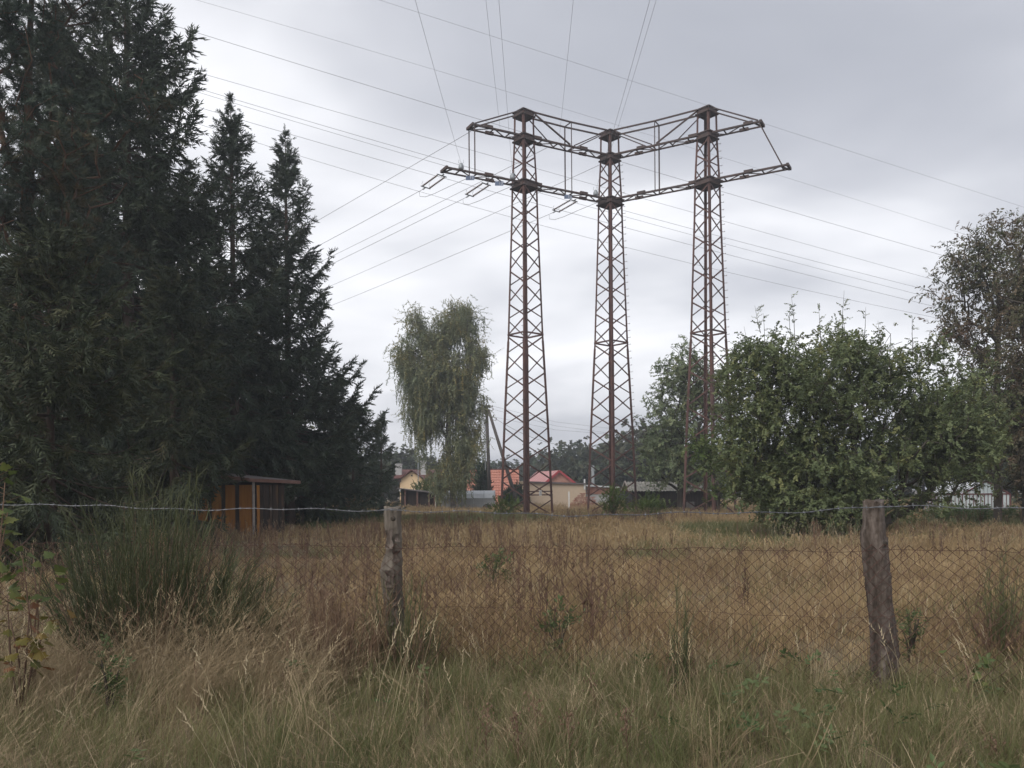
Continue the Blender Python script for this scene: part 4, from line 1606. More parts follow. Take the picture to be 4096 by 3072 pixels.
for z, pts in ((0, None),):
    a = Vector((ptp.x + .55, d, ptp.z + .05))
    for dz, ex in ((0, 3), (-.3, 3.4), (-1.0, 2.2)):
        e = Vector((ptp.x + 13, d + 9, ptp.z - ex * .5))
        mb.tube([a + Vector((0, 0, dz)), (a + e) / 2 + Vector((0, 0, dz - .4)), e + Vector((0, 0, dz))], .012, 3)
obj('service_wire', mb, M['wire'], None, label='thin service wires from the utility pole past the leftmost mast', cat='wire', pos=(ptp.x, d, ptp.z))
a, e = Vector((ptp.x + .9, d, ptp.z - 1.2)), pt(2560, 1730, 84)
line('service_cable', 'sagging service cable from the utility pole behind both left masts', sagged(a, (e - a).normalized(), (e - a).length, 2.0, 30), .022, None, 'wire')

# ------------------------------------------------------------------ trees at the left
GS = 'conifers on the left'
spruce('spruce_tree', 'slim spruce standing third from the left edge of the sky, nearest the birch', 1146, 38, 505, 4.9, 1.6, 1, spacing=.6, per=7, dens=.92, power=1.0, tw=1.05, droop=.15, lean=-.006, group=GS)
spruce('spruce_tree', 'pointed spruce second from the right among the tall conifers', 930, 34, 382, 4.5, 2.9, 2, spacing=.6, per=7, dens=.92, power=1.0, tw=1.05, lean=-.006, group=GS)
spruce('spruce_tree', 'tallest spruce, its top cut off by the upper frame edge', 505, 27, -420, 5.1, 3.6, 3, 'spruce', spacing=.56, per=8, dens=.95, power=.85, tw=1.05, group=GS)
spruce('spruce_tree', 'dense spruce filling the gap between the tallest and the pointed spruce', 745, 33, 640, 4.2, 2.2, 4, 'spruce_dark', spacing=.6, per=6, dens=.9, group=GS)
spruce('spruce_tree', 'low broad spruce with hanging boughs at the left edge, nearest the fence', 190, 17, 930, 3.3, .3, 5, 'spruce_dark', spacing=.33, per=8, dens=.95, power=.7, droop=.45, tw=.9, group=GS)
spruce('spruce_tree', 'young green spruce left of the ochre shed', 680, 24.5, 1080, 2.5, 1.5, 6, 'spruce_dark', spacing=.36, per=7, dens=.95, power=.75, droop=.4, group=GS)
spruce('spruce_tree', 'dark spruce behind the ochre shed roof', 1000, 38.5, 1150, 3.4, .5, 7, 'spruce', spacing=.5, per=6, dens=.9, power=.7, group=GS)
spruce('spruce_tree', 'low spreading spruce right of the slim spruce trunk', 1285, 43, 1400, 3.3, .5, 8, 'spruce', spacing=.5, per=6, dens=.9, power=.65, group=GS)
spruce('spruce_tree', 'short bushy spruce nearest the birch', 1400, 46, 1600, 2.6, .3, 9, 'spruce', spacing=.5, per=6, dens=.9, power=.65, group=GS)
spruce('spruce_tree', 'smallest thin-topped spruce just left of the birch', 1512, 60, 1650, 1.9, .3, 10, 'spruce', spacing=.42, per=5, dens=.7, power=1.15, group=GS)
spruce('spruce_tree', 'tall spruce in the back row behind the pine', 250, 30, -120, 4.6, .8, 12, 'spruce_dark', spacing=.5, per=7, dens=.8, group=GS)
spruce('spruce_tree', 'dim spruce of the back row behind the young green spruce', 590, 36, 500, 4.2, .6, 13, 'spruce_dark', spacing=.5, per=7, dens=.85, power=.7, group=GS)

# pine at the left edge
pb = G(60, 20)
z = lambda y, dd=20: U(0, y, dd).z
x = lambda px, dd=20: U(px, 1000, dd).x
tr = [pb + Vector((0, 0, -.1)), pb + Vector((.1, 0, 3)), pb + Vector((.0, .1, 6)), pb + Vector((.25, .1, 9)), pb + Vector((.2, .2, 12)), pb + Vector((.3, .2, 14))]
broadleaf('pine_tree', 'loose pine with russet needle tufts at the left edge of the frame', pb, tr,
          [(x(130), 20, z(-150), 1.5, 2, 1.9), (x(300), 19.6, z(650), 1.5, 1.7, 1.5), (x(60), 19.5, z(300), 1.5, 1.9, 1.9), (x(330), 20, z(1010), 1.2, 1.5, .9), (x(90), 19, z(900), 1.4, 1.5, 1.4), (x(120), 18.4, z(1350), 1.0, 1.3, .7), (x(480), 20.5, z(380), 1.0, 1.2, .8)],
          650, 'pine', 7, 21, .16, 1.25, 'pinebark', tipw=14, cat='pine', group=GS, droop=-.5, jit=.10)

# ------------------------------------------------------------------ birch
d = 68
bb = G(1800, d)
X = lambda px, dd=d: U(px, 1600, dd).x
Zy = lambda py, dd=d: U(2048, py, dd).z
t = thing('birch_tree', 'weeping birch with yellowing hanging strands in the middle distance', 'birch', bb)
tr = [bb + Vector((0, 0, -.2)), bb + Vector((-.05, 0, 1.6)), bb + Vector((-.25, 0, 3.4)), bb + Vector((-.45, 0, 5.5)), bb + Vector((-.35, 0, 8))]
env = [(X(1745), d, Zy(1360), 1.7, 1.6, 1.9), (X(1700), d, Zy(1500), 2.0, 1.8, 1.8), (X(1665), d, Zy(1290), .9, 1.2, 1.5), (X(1835), d, Zy(1275), 1.9, 1.8, 1.5), (X(1770), d, Zy(1500), 2.8, 2.4, 2.4), (X(1905), d, Zy(1420), 1.1, 1.7, 1.6), (X(1620), d, Zy(1410), 1.0, 1.6, 1.5), (X(1700), d, Zy(1640), 1.9, 2, 1.6), (X(1860), d, Zy(1600), 1.8, 1.8, 1.8), (X(1850), d, Zy(1760), 1.7, 1.8, 2.1), (X(1800), d, Zy(1900), 1.7, 1.7, 1.5)]
A, par = grow(bb, tr, env, 1100, 31, .3, .6)
r, w = wood(A, par, .24)
tb = MB()
for i in range(1, len(A)):
    if np.linalg.norm(A[i] - A[par[i]]) > 1e-4:
        tb.tube([A[par[i]], A[i]], [min(r[par[i]], r[i] * 1.6), r[i]], 8 if r[i] > .05 else 4, False)
obj('trunk', tb, M['birchbark'], t, True)
rg = np.random.default_rng(6)
use = np.where(w <= 20)[0]
use = use[use >= len(tr)]
PP, SS = [], []
for i in use:
    for q in range(3):
        p = A[i] + rg.normal(0, .2, 3)
        left = p[0] < X(1700)
        k = int(rg.integers(1, 4)) + (int(rg.integers(0, 4)) if left and p[2] < Zy(1450) else 0)
        s = rg.uniform(.75, 1.15)
        dr = rg.normal(0, .05, 2)
        for j in range(k):
            zz_ = p[2] - j * .68 * s
            if zz_ < 1.1:
                break
            PP.append((p[0] + dr[0] * j, p[1] + dr[1] * j, zz_))
            SS.append((s * 1.7, s * 1.7, s))
n = len(PP)
scatter('crown', PP, np.stack([rg.normal(0, .1, n), rg.normal(0, .1, n), rg.uniform(0, 6.28, n)], 1), np.array(SS), P['birch'], t)

ii = np.repeat(use, 6)
pos = A[ii] + rg.normal(0, .32, (len(ii), 3))
dd = (A[ii] - A[par[ii]]) * 1.2 + rg.normal(0, .6, (len(ii), 3))
dd[:, 2] -= .75
scatter('leaf_sprays', pos, rot_of(dd), rg.uniform(.8, 1.5, len(ii)), P['birchspray'], t)

# ------------------------------------------------------------------ broad tree at the right, leaning stems
d = 27.5
hb = G(3470, d)
X = lambda px, dd=d: U(px, 1700, dd).x
Zy = lambda py, dd=d: U(3300, py, dd).z
tr = [hb + Vector((0, 0, -.1)), hb + Vector((-.1, 0, .35)), hb + Vector((-.35, .05, 1.2)), hb + Vector((-.5, .05, 2.3)), hb + Vector((-.62, 0, 3.6)), hb + Vector((-.7, 0, 5.0))]
broadleaf('broad_tree', 'broad many-stemmed green tree behind the right fence post', hb, tr,
          [(X(3200), d, Zy(1560), 3.0, 2.6, 2.0), (X(3310), d, Zy(1850), 3.0, 2.6, 1.55), (X(3020), d, Zy(1790), 1.5, 2.0, 1.75), (X(3720), d, Zy(1690), 2.5, 2.3, 2.7), (X(3930), d + 1.5, Zy(1700), 1.6, 1.8, 1.6), (X(3020), d, Zy(1480), 1.3, 1.6, 1.15), (X(3440), d, Zy(1470), 1.9, 1.8, 1.35), (X(3240), d - .8, Zy(2020), 2.5, 1.9, .8), (X(3160), d - .4, Zy(1960), 1.6, 1.6, .9), (X(3420), d - 1.2, Zy(1990), 1.2, 1.0, .6), (X(3080), d - .5, Zy(1940), .8, 1.2, .75), (X(3780), d - .3, Zy(1790), 1.6, 1.6, .9), (X(3690), d - .8, Zy(2010), .9, .8, .3)],
          2700, 'lime', 6, 41, .17, 1.0, bf=.22, shell=.5, group='trees on the right', tipw=12, cat='tree', droop=.35)
# shoots standing out of its top
bt = [o for o in S.objects if o.name == 'broad_tree'][0]
rg = np.random.default_rng(8)
tb = MB()
PP, DD = [], []
for px, y0, y1 in ((3090, 1400, 1235), (3010, 1440, 1290), (3160, 1380, 1190), (3190, 1370, 1215), (3270, 1380, 1240), (3330, 1380, 1190), (3390, 1370, 1240), (3460, 1380, 1230), (3540, 1420, 1270), (3610, 1440, 1280), (3650, 1500, 1330), (2960, 1500, 1390), (2870, 1560, 1460), (3700, 1460, 1330), (3040, 1330, 1215), (2800, 1640, 1560)):
    a, b = U(px + rg.uniform(-15, 15), y0, d), U(px - 12 * (px < 3300), y1, d)
    a.y += rg.uniform(-.8, .8)
    b.y = a.y + rg.uniform(-.3, .3)
    tb = MB()
    tb.tube([a, (a + b) / 2 + Vector((rg.uniform(-.05, .05), 0, 0)), b], [.013, .009, .003], 4, False)
    obj('shoot', tb, M['bark2'], bt)
    for k in range(9):
        s = rg.uniform(0, .95)
        PP.append(tuple(a.lerp(b, s)))
        DD.append((rg.normal(), rg.normal(), rg.uniform(.2, 1.2)))
scatter('shoot_leaves', PP, rot_of(np.array(DD)), rg.uniform(.45, .8, len(PP)), P['lime'], bt)
tb = MB()
a = hb + Vector((0, 0, .0))
tb.tube([a + Vector((0, 0, -.1)), a + Vector((.30, 0, .38)), a + Vector((.75, -.05, .72)), a + Vector((1.25, -.1, .95)), a + Vector((1.75, -.1, 1.35)), a + Vector((2.2, -.1, 1.9)), a + Vector((2.4, 0, 2.7))], [.22, .19, .16, .14, .11, .08, .05], 9)
tb.tube([a + Vector((-.1, 0, .1)), a + Vector((-.9, .1, .75)), a + Vector((-1.9, .1, 1.3)), a + Vector((-3.0, .1, 1.9))], [.14, .11, .09, .05], 8)
tb.tube([a + Vector((-.3, 0, .9)), a + Vector((.3, .1, 2.2)), a + Vector((.5, .1, 3.8))], [.11, .09, .05], 8)
obj('limbs', tb, M['bark2'], bt, True)

# pale walnut-like tree behind the right mast
d = 57
wb = G(2705, d)
X = lambda px, dd=d: U(px, 1700, dd).x
Zy = lambda py, dd=d: U(2700, py, dd).z
tr = [wb + Vector((0, 0, -.1)), wb + Vector((.05, 0, 1.5)), wb + Vector((.1, 0, 3.2)), wb + Vector((.2, 0, 5.5))]
broadleaf('leafy_tree', 'grey green loose tree around the foot of the rightmost mast', wb, tr,
          [(X(2740), d, Zy(1500), 2.2, 2.4, 2.2), (X(2690), d, Zy(1680), 2.4, 2.4, 2.2), (X(2660), d - .5, Zy(1840), 2.1, 2.2, 1.8), (X(2840), d, Zy(1600), 2.3, 2.3, 2.6), (X(2620), d, Zy(1790), 1.1, 1.5, 1.6), (X(2800), d, Zy(1860), 2.4, 2.2, 1.9)],
          900, 'ash', 4, 43, .22, 1.1, bf=.25, shell=.5, group='trees on the right', tipw=10, droop=.5)
# low leaves in front of the rightmost mast
d = 46
lb = G(2860, d)
X = lambda px, dd=d: U(px, 1700, dd).x
Zy = lambda py, dd=d: U(2700, py, dd).z
tr = [lb + Vector((0, 0, -.1)), lb + Vector((0, 0, .8)), lb + Vector((.05, 0, 1.8))]
broadleaf('leafy_tree', 'young leafy tree growing in front of the rightmost mast', lb, tr,
          [(X(2850), d, Zy(1830), .6, .7, .7), (X(2800), d, Zy(1790), .5, .6, .4), (X(2880), d, Zy(1965), .5, .6, .35)],
          90, 'bush', 5, 47, .09, 1.7, bf=.25, shell=.6, group='trees on the right', tipw=10, droop=.4)

# tall russet tree
d = 36
rb_ = G(3975, d)
X = lambda px, dd=d: U(px, 1200, dd).x
Zy = lambda py, dd=d: U(3960, py, dd).z
tr = [rb_ + Vector((0, 0, -.1)), rb_ + Vector((.05, 0, 2)), rb_ + Vector((.0, 0, 5)), rb_ + Vector((.08, 0, 8)), rb_ + Vector((.15, 0, 10.5))]
broadleaf('russet_tree', 'tall thin tree with russet leaves rising above the broad tree', rb_, tr,
          [(X(3960), d, Zy(1010), 1.8, 1.8, 1.7), (X(3880), d, Zy(1150), 1.7, 1.7, 1.6), (X(4040), d, Zy(900), .9, 1, .8), (X(3900), d, Zy(950), .8, 1, .9), (X(4060), d, Zy(1250), 1.7, 2, 2.6), (X(3820), d, Zy(1290), 1.3, 1.4, 1.0), (X(3930), d, Zy(1420), 1.6, 1.6, 2.2), (X(4110), d, Zy(1600), 1.4, 1.6, 2.2), (X(3900), d, Zy(1700), 1.8, 1.6, 1.9), (X(4010), d, Zy(1690), 1.6, 1.4, 1.7), (X(3990), d, Zy(1600), 1.5, 1.5, 1.8)],
          1150, 'red', 4, 51, .17, 1.3, bf=.3, shell=.6, group='trees on the right', tipw=9, droop=.55)
d = 31
eb = G(4105, d)
X = lambda px, dd=d: U(px, 1600, dd).x
Zy = lambda py, dd=d: U(4090, py, dd).z
tr = [eb + Vector((0, 0, -.1)), eb + Vector((.0, 0, 1.5)), eb + Vector((.1, 0, 4)), eb + Vector((.2, 0, 7)), eb + Vector((.3, 0, 9))]
broadleaf('edge_tree', 'dark tree with a thick trunk cut by the right frame edge', eb, tr,
          [(X(4190), d, Zy(1150), 1.6, 1.8, 2.6), (X(4170), d, Zy(1500), 1.5, 1.8, 2.3), (X(4210), d, Zy(1800), 1.5, 1.8, 1.5), (X(4130), d, Zy(1720), .9, 1.2, 1.0), (X(4110), d, Zy(1880), 1.1, 1.3, .8), (X(4150), d - .5, Zy(1960), 1.0, 1.0, 1.0), (X(4090), d + 1, Zy(1620), 1.0, 1.2, 1.4)],
          820, 'red', 6, 53, .26, 1.3, bf=.3, shell=.55, group='trees on the right', tipw=9, droop=.55)

# ------------------------------------------------------------------ shrubs near the masts and houses
bush('green_bush', 'small green bush at the left foot of the leftmost mast', G(2005, 50), .85, .7, 1.2, 190, 'bush', 1, 1.1, group='bushes among the masts')
bush('green_bush', 'tall green sapling bush in front of the middle mast', G(2440, 45), .75, .6, 1.75, 240, 'bush', 2, 1.0, group='bushes among the masts', up=1.0)
bush('green_bush', 'low spreading bush right of the middle mast', G(2580, 44), 1.15, .7, .95, 260, 'bush', 3, 1.0, group='bushes among the masts')
bush('green_bush', 'small leafy bush in front of the black shed', G(2575, 58), .6, .5, 1.3, 110, 'bush', 4, 1.2, group='bushes among the masts')
bush('thuja_bush', 'dark pointed thuja in front of the orange tiled cottage', G(1914, 80), .72, .72, 4.3, 420, 'thuja', 5, 1.5, 'thuja')
bush('thuja_bush', 'dark low thuja row at the foot of the orange cottage', G(2050, 79), 1.2, .6, 1.9, 300, 'thuja', 6, 1.5, 'thuja')
bush('round_shrub', 'round dark green shrub between the yellow house and the birch', G(1700, 84), 1.8, 1.3, 2.7, 420, 'bush', 7, 1.7, 'shrub')
bush('round_shrub', 'dark shrub under the birch trunk', G(1770, 76), 1.0, .9, 2.4, 240, 'thuja', 17, 1.6, 'shrub')
bush('weed_bush', 'yellow green weeds growing before the glass greenhouse', G(3860, 38), 2.6, 1.4, .5, 420, 'weed', 8, 1.7, 'weeds')
bush('weed_bush', 'yellowish bush under the broad tree beside the concrete block', G(3240, 31), .45, .4, .75, 120, 'bush', 9, .9, 'bush')
bush('weed_bush', 'green weeds behind the fence left of the left post', G(1330, 40), 2.2, 1.2, .55, 260, 'weed', 10, 1.5, 'weeds')
bush('weed_bush', 'rusty weed clump under the short bushy spruce', G(1415, 40), .5, .4, 1.25, 60, 'red', 11, 1.0, 'weeds')
bush('weed_bush', 'dark bramble mound beside the slim spruce trunk', G(1245, 33), .8, .5, .38, 120, 'weed', 12, .8, 'weeds')

# far wood, one mass
rg = np.random.default_rng(77)
PP, SS = [], []
tb = MB()


def clump(px, d, top, rw, n, asp=1.0):
    b = G(px, d)
    h = U(px, top, d).z - b.z
    c = np.array([b.x, b.y, b.z + h * .55])
    v = rg.normal(size=(n, 3))
    v /= np.linalg.norm(v, axis=1)[:, None]
    rr = rg.uniform(0, 1, n) ** .35
    bp = 1 + .2 * np.sin(v[:, 0] * 5 + px) * np.cos(v[:, 2] * 6 + d) + rg.normal(0, .09, n)
    q = c + v * (rr * bp)[:, None] * np.array([rw, rw * .8, h * .47])
    PP.extend(q.tolist())
    SS.extend((rg.uniform(.7, 1.3, n) * asp).tolist())
    tb.tube([b, b + Vector((0, 0, h * .8))], [.2, .06], 5)


for px, d, top, rw in ((2155, 150, 1800, 3.6), (2230, 135, 1790, 3.8), (2275, 132, 1760, 4.2), (2330, 128, 1795, 4.4), (2400, 126, 1770, 4.0), (2190, 160, 1830, 5), (2460, 122, 1745, 4.4), (2530, 118, 1700, 4.4), (2500, 110, 1790, 4.2), (2590, 112, 1690, 4.6), (2650, 110, 1740, 5), (2360, 118, 1850, 4.2), (2290, 122, 1850, 3.6),
                       (2095, 175, 1868, 4.2), (2050, 170, 1855, 5), (2000, 165, 1842, 5), (1950, 165, 1850, 5), (1890, 160, 1840, 5), (1830, 160, 1830, 5), (1600, 130, 1795, 3.2), (1560, 130, 1820, 3.6), (1650, 135, 1830, 4), (1720, 140, 1835, 4.5), (1780, 150, 1830, 5), (1500, 125, 1830, 5),
                       (2760, 110, 1760, 6), (2880, 105, 1790, 6), (3000, 105, 1800, 6), (3130, 105, 1800, 6), (3260, 105, 1790, 6), (3400, 100, 1790, 6), (3540, 95, 1780, 6), (3680, 90, 1760, 6), (3820, 85, 1760, 5.5), (3960, 75, 1720, 5.5), (4090, 70, 1680, 5.5), (4230, 65, 1650, 5.5),
                       (2130, 155, 1900, 5), (2420, 120, 1870, 5), (2560, 110, 1850, 5), (1440, 110, 1830, 5), (1360, 100, 1800, 5), (1260, 90, 1760, 5), (1130, 80, 1700, 5), (980, 70, 1600, 5), (800, 62, 1500, 5), (600, 56, 1350, 5), (380, 50, 1200, 5), (150, 46, 1100, 5), (-60, 42, 1000, 5)):
    clump(px, d, top, rw, 330, 1.0)
fw = obj('far_wood', tb, M['bark'], None, kind='stuff', label='hazy wood of mixed trees behind the houses and sheds', cat='wood', pos=(0, 100, 0))
nrm = rg.normal(size=(len(PP), 3))
fo = scatter('foliage', PP, rot_of(nrm), SS, P['far'], fw)

# ------------------------------------------------------------------ fence
M['postwood'] = mat('weathered_post_wood', [(0.030, 0.023, 0.018), (0.075, 0.058, 0.047), (0.13, 0.105, 0.09), (0.18, 0.15, 0.13)], 0.95, 17, 1.0, 50, stretch=(1, 1, .22))
M['postpale'] = mat('barkless_post_wood', [(0.07, 0.058, 0.047), (0.13, 0.11, 0.09), (0.20, 0.175, 0.145)], 0.95, 15, 0.9, 40, stretch=(1, 1, .14))
M['rustwire'] = mat('rusty_wire', [(0.05, 0.026, 0.021), (0.085, 0.042, 0.032)], 0.85, 12, coord='World')
M['barbwire'] = mat('galvanised_barbed_wire', [(0.095, 0.10, 0.11), (0.17, 0.175, 0.19)], 0.45, 14, metal=.3, coord='World')
FP = [G(0, 1)] * 0
fx = [(-9.6, 9.0), (-5.6, 8.2), (-1.055, 7.3), (2.86, 6.5), (6.8, 5.7)]
FPT = [Vector((x, y, float(gz(x, y)))) for x, y in fx]
fence = thing('wire_fence', 'rusty chain link fence on rough log posts with a barbed wire strand on top', 'fence', FPT[2])


def log_post(base, prof, d, mats, seed, label):
    """prof: (height, centre offset, radius); an uneven log"""
    rg_ = np.random.default_rng(seed)
    nr, na = 110, 40
    zs = np.linspace(prof[0][0], prof[-1][0], nr)
    cx_ = np.interp(zs, [p[0] for p in prof], [p[1] for p in prof])
    rr_ = np.interp(zs, [p[0] for p in prof], [p[2] for p in prof])
    mb_ = MB()
    ph = rg_.uniform(0, 6.28, 8)
    vs_ = []
    for i, zv in enumerate(zs):
        for k in range(na):
            a = 2 * PI * k / na
            b = (.05 * math.sin(3 * a + zv * 5 + ph[0]) + .05 * math.sin(5 * a - zv * 9 + ph[1]) + .035 * math.sin(9 * a + zv * 23 + ph[2]) * math.sin(zv * 31 + ph[3]) + .028 * rg_.normal() + .05 * max(0, math.sin(7 * a + 2 * math.sin(zv * 17 + ph[5])) * math.sin(zv * 26 + 3 * math.sin(a * 2 + ph[6]))))
            r_ = rr_[i] * (1 + b)
            vs_.append((base.x + cx_[i] + r_ * math.cos(a), base.y + r_ * math.sin(a), base.z + zv + (.012 * math.sin(2 * a + ph[4]) if i == nr - 1 else 0)))
    fs_ = [(i * na + k, i * na + (k + 1) % na, (i + 1) * na + (k + 1) % na, (i + 1) * na + k) for i in range(nr - 1) for k in range(na)]
    vs_.append((base.x + cx_[-1], base.y, base.z + zs[-1]))
    n_ = len(vs_) - 1
    fs_ += [((nr - 1) * na + k, (nr - 1) * na + (k + 1) % na, n_) for k in range(na)]
    mb_.add(vs_, fs_)
    o = obj('post', mb_, mats, fence, True, label=label)
    return o


r_prof = [(-.3, .06, .102), (.05, .065, .101), (.35, .06, .10), (.55, .045, .093), (.8, .03, .09), (1.0, .012, .093), (1.1, .0, .096), (1.2, -.012, .098), (1.27, -.02, .09), (1.33, -.01, .078), (1.525, -.012, .074)]
l_prof = [(-.3, .03, .078), (.1, .03, .076), (.45, .012, .076), (.75, -.01, .086), (.92, -.015, .092), (1.0, -.005, .086), (1.08, .008, .068), (1.26, .012, .062), (1.29, 0, .071), (1.48, -.004, .072)]
pr = log_post(FPT[3], r_prof, 6.5, M['postwood'], 3, 'thick log post at the right with rough bark')
plf = log_post(FPT[2], l_prof, 7.3, M['postpale'], 5, 'grey barkless left post with peeling strips')
log_post(FPT[1], l_prof, 8.1, M['postwood'], 6, 'post left of the frame')
log_post(FPT[0], r_prof, 8.9, M['postwood'], 7, 'far post left of the frame')
log_post(FPT[4], r_prof, 5.7, M['postwood'], 8, 'post right of the frame')
# peeling bark and splits
rd = random.Random(6)
for z0, z1, a, w in ((1.12, 1.28, -1.75, .05), (1.0, 1.1, -1.2, .045), (.78, .93, -1.7, .06), (.62, .74, -1.3, .05), (.45, .55, -1.8, .05), (.3, .42, -1.4, .05), (1.18, 1.25, -1.1, .03)):
    mb = MB()
    b = FPT[2]
    for s in range(4):
        pass
    r0 = .088
    pts = []
    for k in range(5):
        z = z0 + (z1 - z0) * k / 4
        o = .012 + .03 * (abs(k - 2) / 2) ** 2 * rd.uniform(.4, 1.0)
        for q in (-.5, .5):
            aa = a + q * w / r0 * (1 + .3 * math.sin(k * 2.1))
            pts.append((b.x + (r0 + o) * math.cos(aa), b.y + (r0 + o) * math.sin(aa), b.z + z))
    mb.add(pts, [(2 * k, 2 * k + 1, 2 * k + 3, 2 * k + 2) for k in range(4)])
    obj('bark_strip', mb, M['postwood'], plf)
mb = MB()
for (pp, z, a, r_) in ((FPT[3], 1.17, -1.9, .094), (FPT[3], 1.19, -1.15, .094), (FPT[3], .42, -1.25, .098), (FPT[2], .88, -1.55, .09), (FPT[2], 1.38, -1.4, .07)):
    c = pp + Vector((r_ * math.cos(a), r_ * math.sin(a), z))
    nn = Vector((math.cos(a), math.sin(a), 0))
    mb.tube([c - nn * .02, c + nn * .006, c + nn * .009], [.026, .021, .008], 8)
obj('knots', mb, M['bark2'], fence, True)


def fence_at(s):
    """s along the fence in posts"""
    i = int(min(len(FPT) - 2, max(0, math.floor(s))))
    return FPT[i].lerp(FPT[i + 1], s - i)


# barbed wire: two twisted strands and barbs
zt = [1.57, 1.545, 1.46, 1.475, 1.53]
rd = random.Random(9)
n = 620
path = []
for i in range(n + 1):
    s = 4 * i / n
    p = fence_at(s)
    k = min(3, int(s))
    f = s - k
    zz_ = zt[k] + (zt[k + 1] - zt[k]) * f - .05 * 4 * f * (1 - f) * (.6 if k != 2 else 1.0)
    zz_ += .009 * math.sin(s * 15) + .007 * math.sin(s * 41 + 1)
    path.append(p + Vector((0, -.10, 0)) * 1.0 + Vector((0, 0, zz_)))
mb = MB()
for ph in (0, PI):
    mb.tube([p + Vector((0, .003 * math.cos(i * 1.3 + ph), .003 * math.sin(i * 1.3 + ph))) for i, p in enumerate(path)], .0021, 4, False)
obj('barbed_wire', mb, M['barbwire'], fence)
mb = MB()
i = 3
while i < n - 3:
    p = path[i]
    dr = (path[i + 1] - path[i]).normalized()
    for a in (rd.uniform(0, 1.5), rd.uniform(1.6, 3.1)):
        v = Vector((0.25 * rd.uniform(-1, 1), math.cos(a), math.sin(a))).normalized() * .021
        mb.tube([p - v, p + v], [.0012, .0022], 3, False)
    mb.tube([p - dr * .007, p + dr * .007], .0055, 5, False)
    i += rd.choice((4, 4, 5))
obj('barbs', mb, M['barbwire'], fence, kind='stuff')
mb = MB()
for k in (1, 2, 3):
    p = fence_at(k) + Vector((.0, -.085, zt[k]))
    mb.tube([p + Vector((.10, .10, .02)), p + Vector((.09, -.03, .0)), p + Vector((0, -.05, .01)), p + Vector((-.09, -.03, 0))], .0022, 4, False)
obj('tie_wire', mb, M['barbwire'], fence)
mb = MB()
for zc_, r_ in ((1.135, .0024), (.62, .0017)):
    mb.tube([fence_at(4 * i / 160) + Vector((0, -.105, zc_ + .010 * math.sin(i * .37) + .006 * math.sin(i * .9))) for i in range(161)], r_, 4, False)
obj('tension_wire', mb, M['rustwire'], fence)
# chain link: zigzag wires, each hooked into the next
mb = MB()
pw, phh = .096, .088
Ltot = sum((FPT[i + 1] - FPT[i]).length for i in range(4))
ncol = int(Ltot / (pw / 2))
rows = 26
rd = random.Random(12)
z_top = 1.175
for c in range(ncol):
    s0 = c * (pw / 2) / Ltot * 4
    pts = []
    for r_ in range(rows):
        off = (pw / 4) * (1 if (r_ + c) % 2 else -1)
        # neighbours meet where they hook
        s = (c * (pw / 2) + off) / Ltot * 4
        if s < 0 or s > 4:
            continue
        zr = z_top - r_ * phh / 2
        wob = .008 * math.sin(s * 9.0 + zr * 5) + .006 * math.sin(s * 23 - zr * 9)
        p = fence_at(s)
        wob += rd.gauss(0, .004)
        zr -= .02 * math.sin(PI * (s % 1.0)) * (1 if r_ < 3 else .5)
        pts.append(p + Vector((wob, -.10 + .02 * math.sin(s * 7 + zr * 3) + .004 * (1 if r_ % 2 else -1), zr + .012 * math.sin(s * 6.3 + 1) * (1.2 - zr) + wob)))
    if len(pts) > 3:
        mb.tube(pts, .0034, 3, False)
obj('chain_link', mb, M['rustwire'], fence, kind='stuff')

# ------------------------------------------------------------------ grass and weeds
P['dry'] = [proto('dry_tuft', tuft(i, 26, .52, .35, .0042, .11, .45, (.20, 0), .35, .11), M['dry']) for i in range(5)]
P['dry_lean'] = [proto('dry_tuft_lean', tuft(20 + i, 30, .66, .35, .0042, .12, .35, (.62, -.05), .4, .13, 4), M['dry']) for i in range(5)]
P['green'] = [proto('green_tuft', tuft(40 + i, 30, .34, .4, .0052, .12, .55, (.08, 0)), M['green']) for i in range(4)]
P['meadow'] = [proto('meadow_tuft', tuft(60 + i, 26, .42, .4, .012, .26, .4, (.08, 0), .5, .10), M['drywarm']) for i in range(5)]
P['meadowb'] = [proto('meadow_russet_tuft', tuft(70 + i, 24, .46, .4, .010, .24, .3, (.08, 0), .6, .10), M['russet']) for i in range(4)]
P['meadowg'] = [proto('meadow_green_tuft', tuft(80 + i, 22, .34, .4, .014, .24, .45), M['green']) for i in range(3)]
P['straw'] = [proto('straw_stem', tuft(140 + i, 5, .72, .3, .0042, .10, .22, (.16, 0), 1.0, .13, 4), M['straw']) for i in range(5)]
P['broad'] = [proto('coarse_tuft', tuft(160 + i, 9, .34, .4, .011, .09, .8, (.05, 0), 0, .1, 4), M['green'] if i % 2 else M['dry']) for i in range(4)]
P['stalk'] = [proto('seed_stalk', seed_stalk(i, .85, 3, .010, 20), M['stalk']) for i in range(5)]
P['stem'] = [proto('thin_stem', tuft(100 + i, 7, .8, .25, .005, .10, .18, (.05, 0), .9, .10), M['stalk']) for i in range(4)]
rg = np.random.default_rng(99)


def vnoise(x, y, sc, seed):
    r = np.random.default_rng(seed)
    a = r.uniform(0, 6.28, (6, 3))
    v = 0
    for k in range(6):
        th = a[k, 0]
        f = sc * (1 + .55 * k)
        v = v + np.sin((x * math.cos(th) + y * math.sin(th)) * f + a[k, 1] + 1.5 * np.sin((y * math.cos(th) - x * math.sin(th)) * f * .6 + a[k, 2])) / (1 + .4 * k)
    return v / 3.2


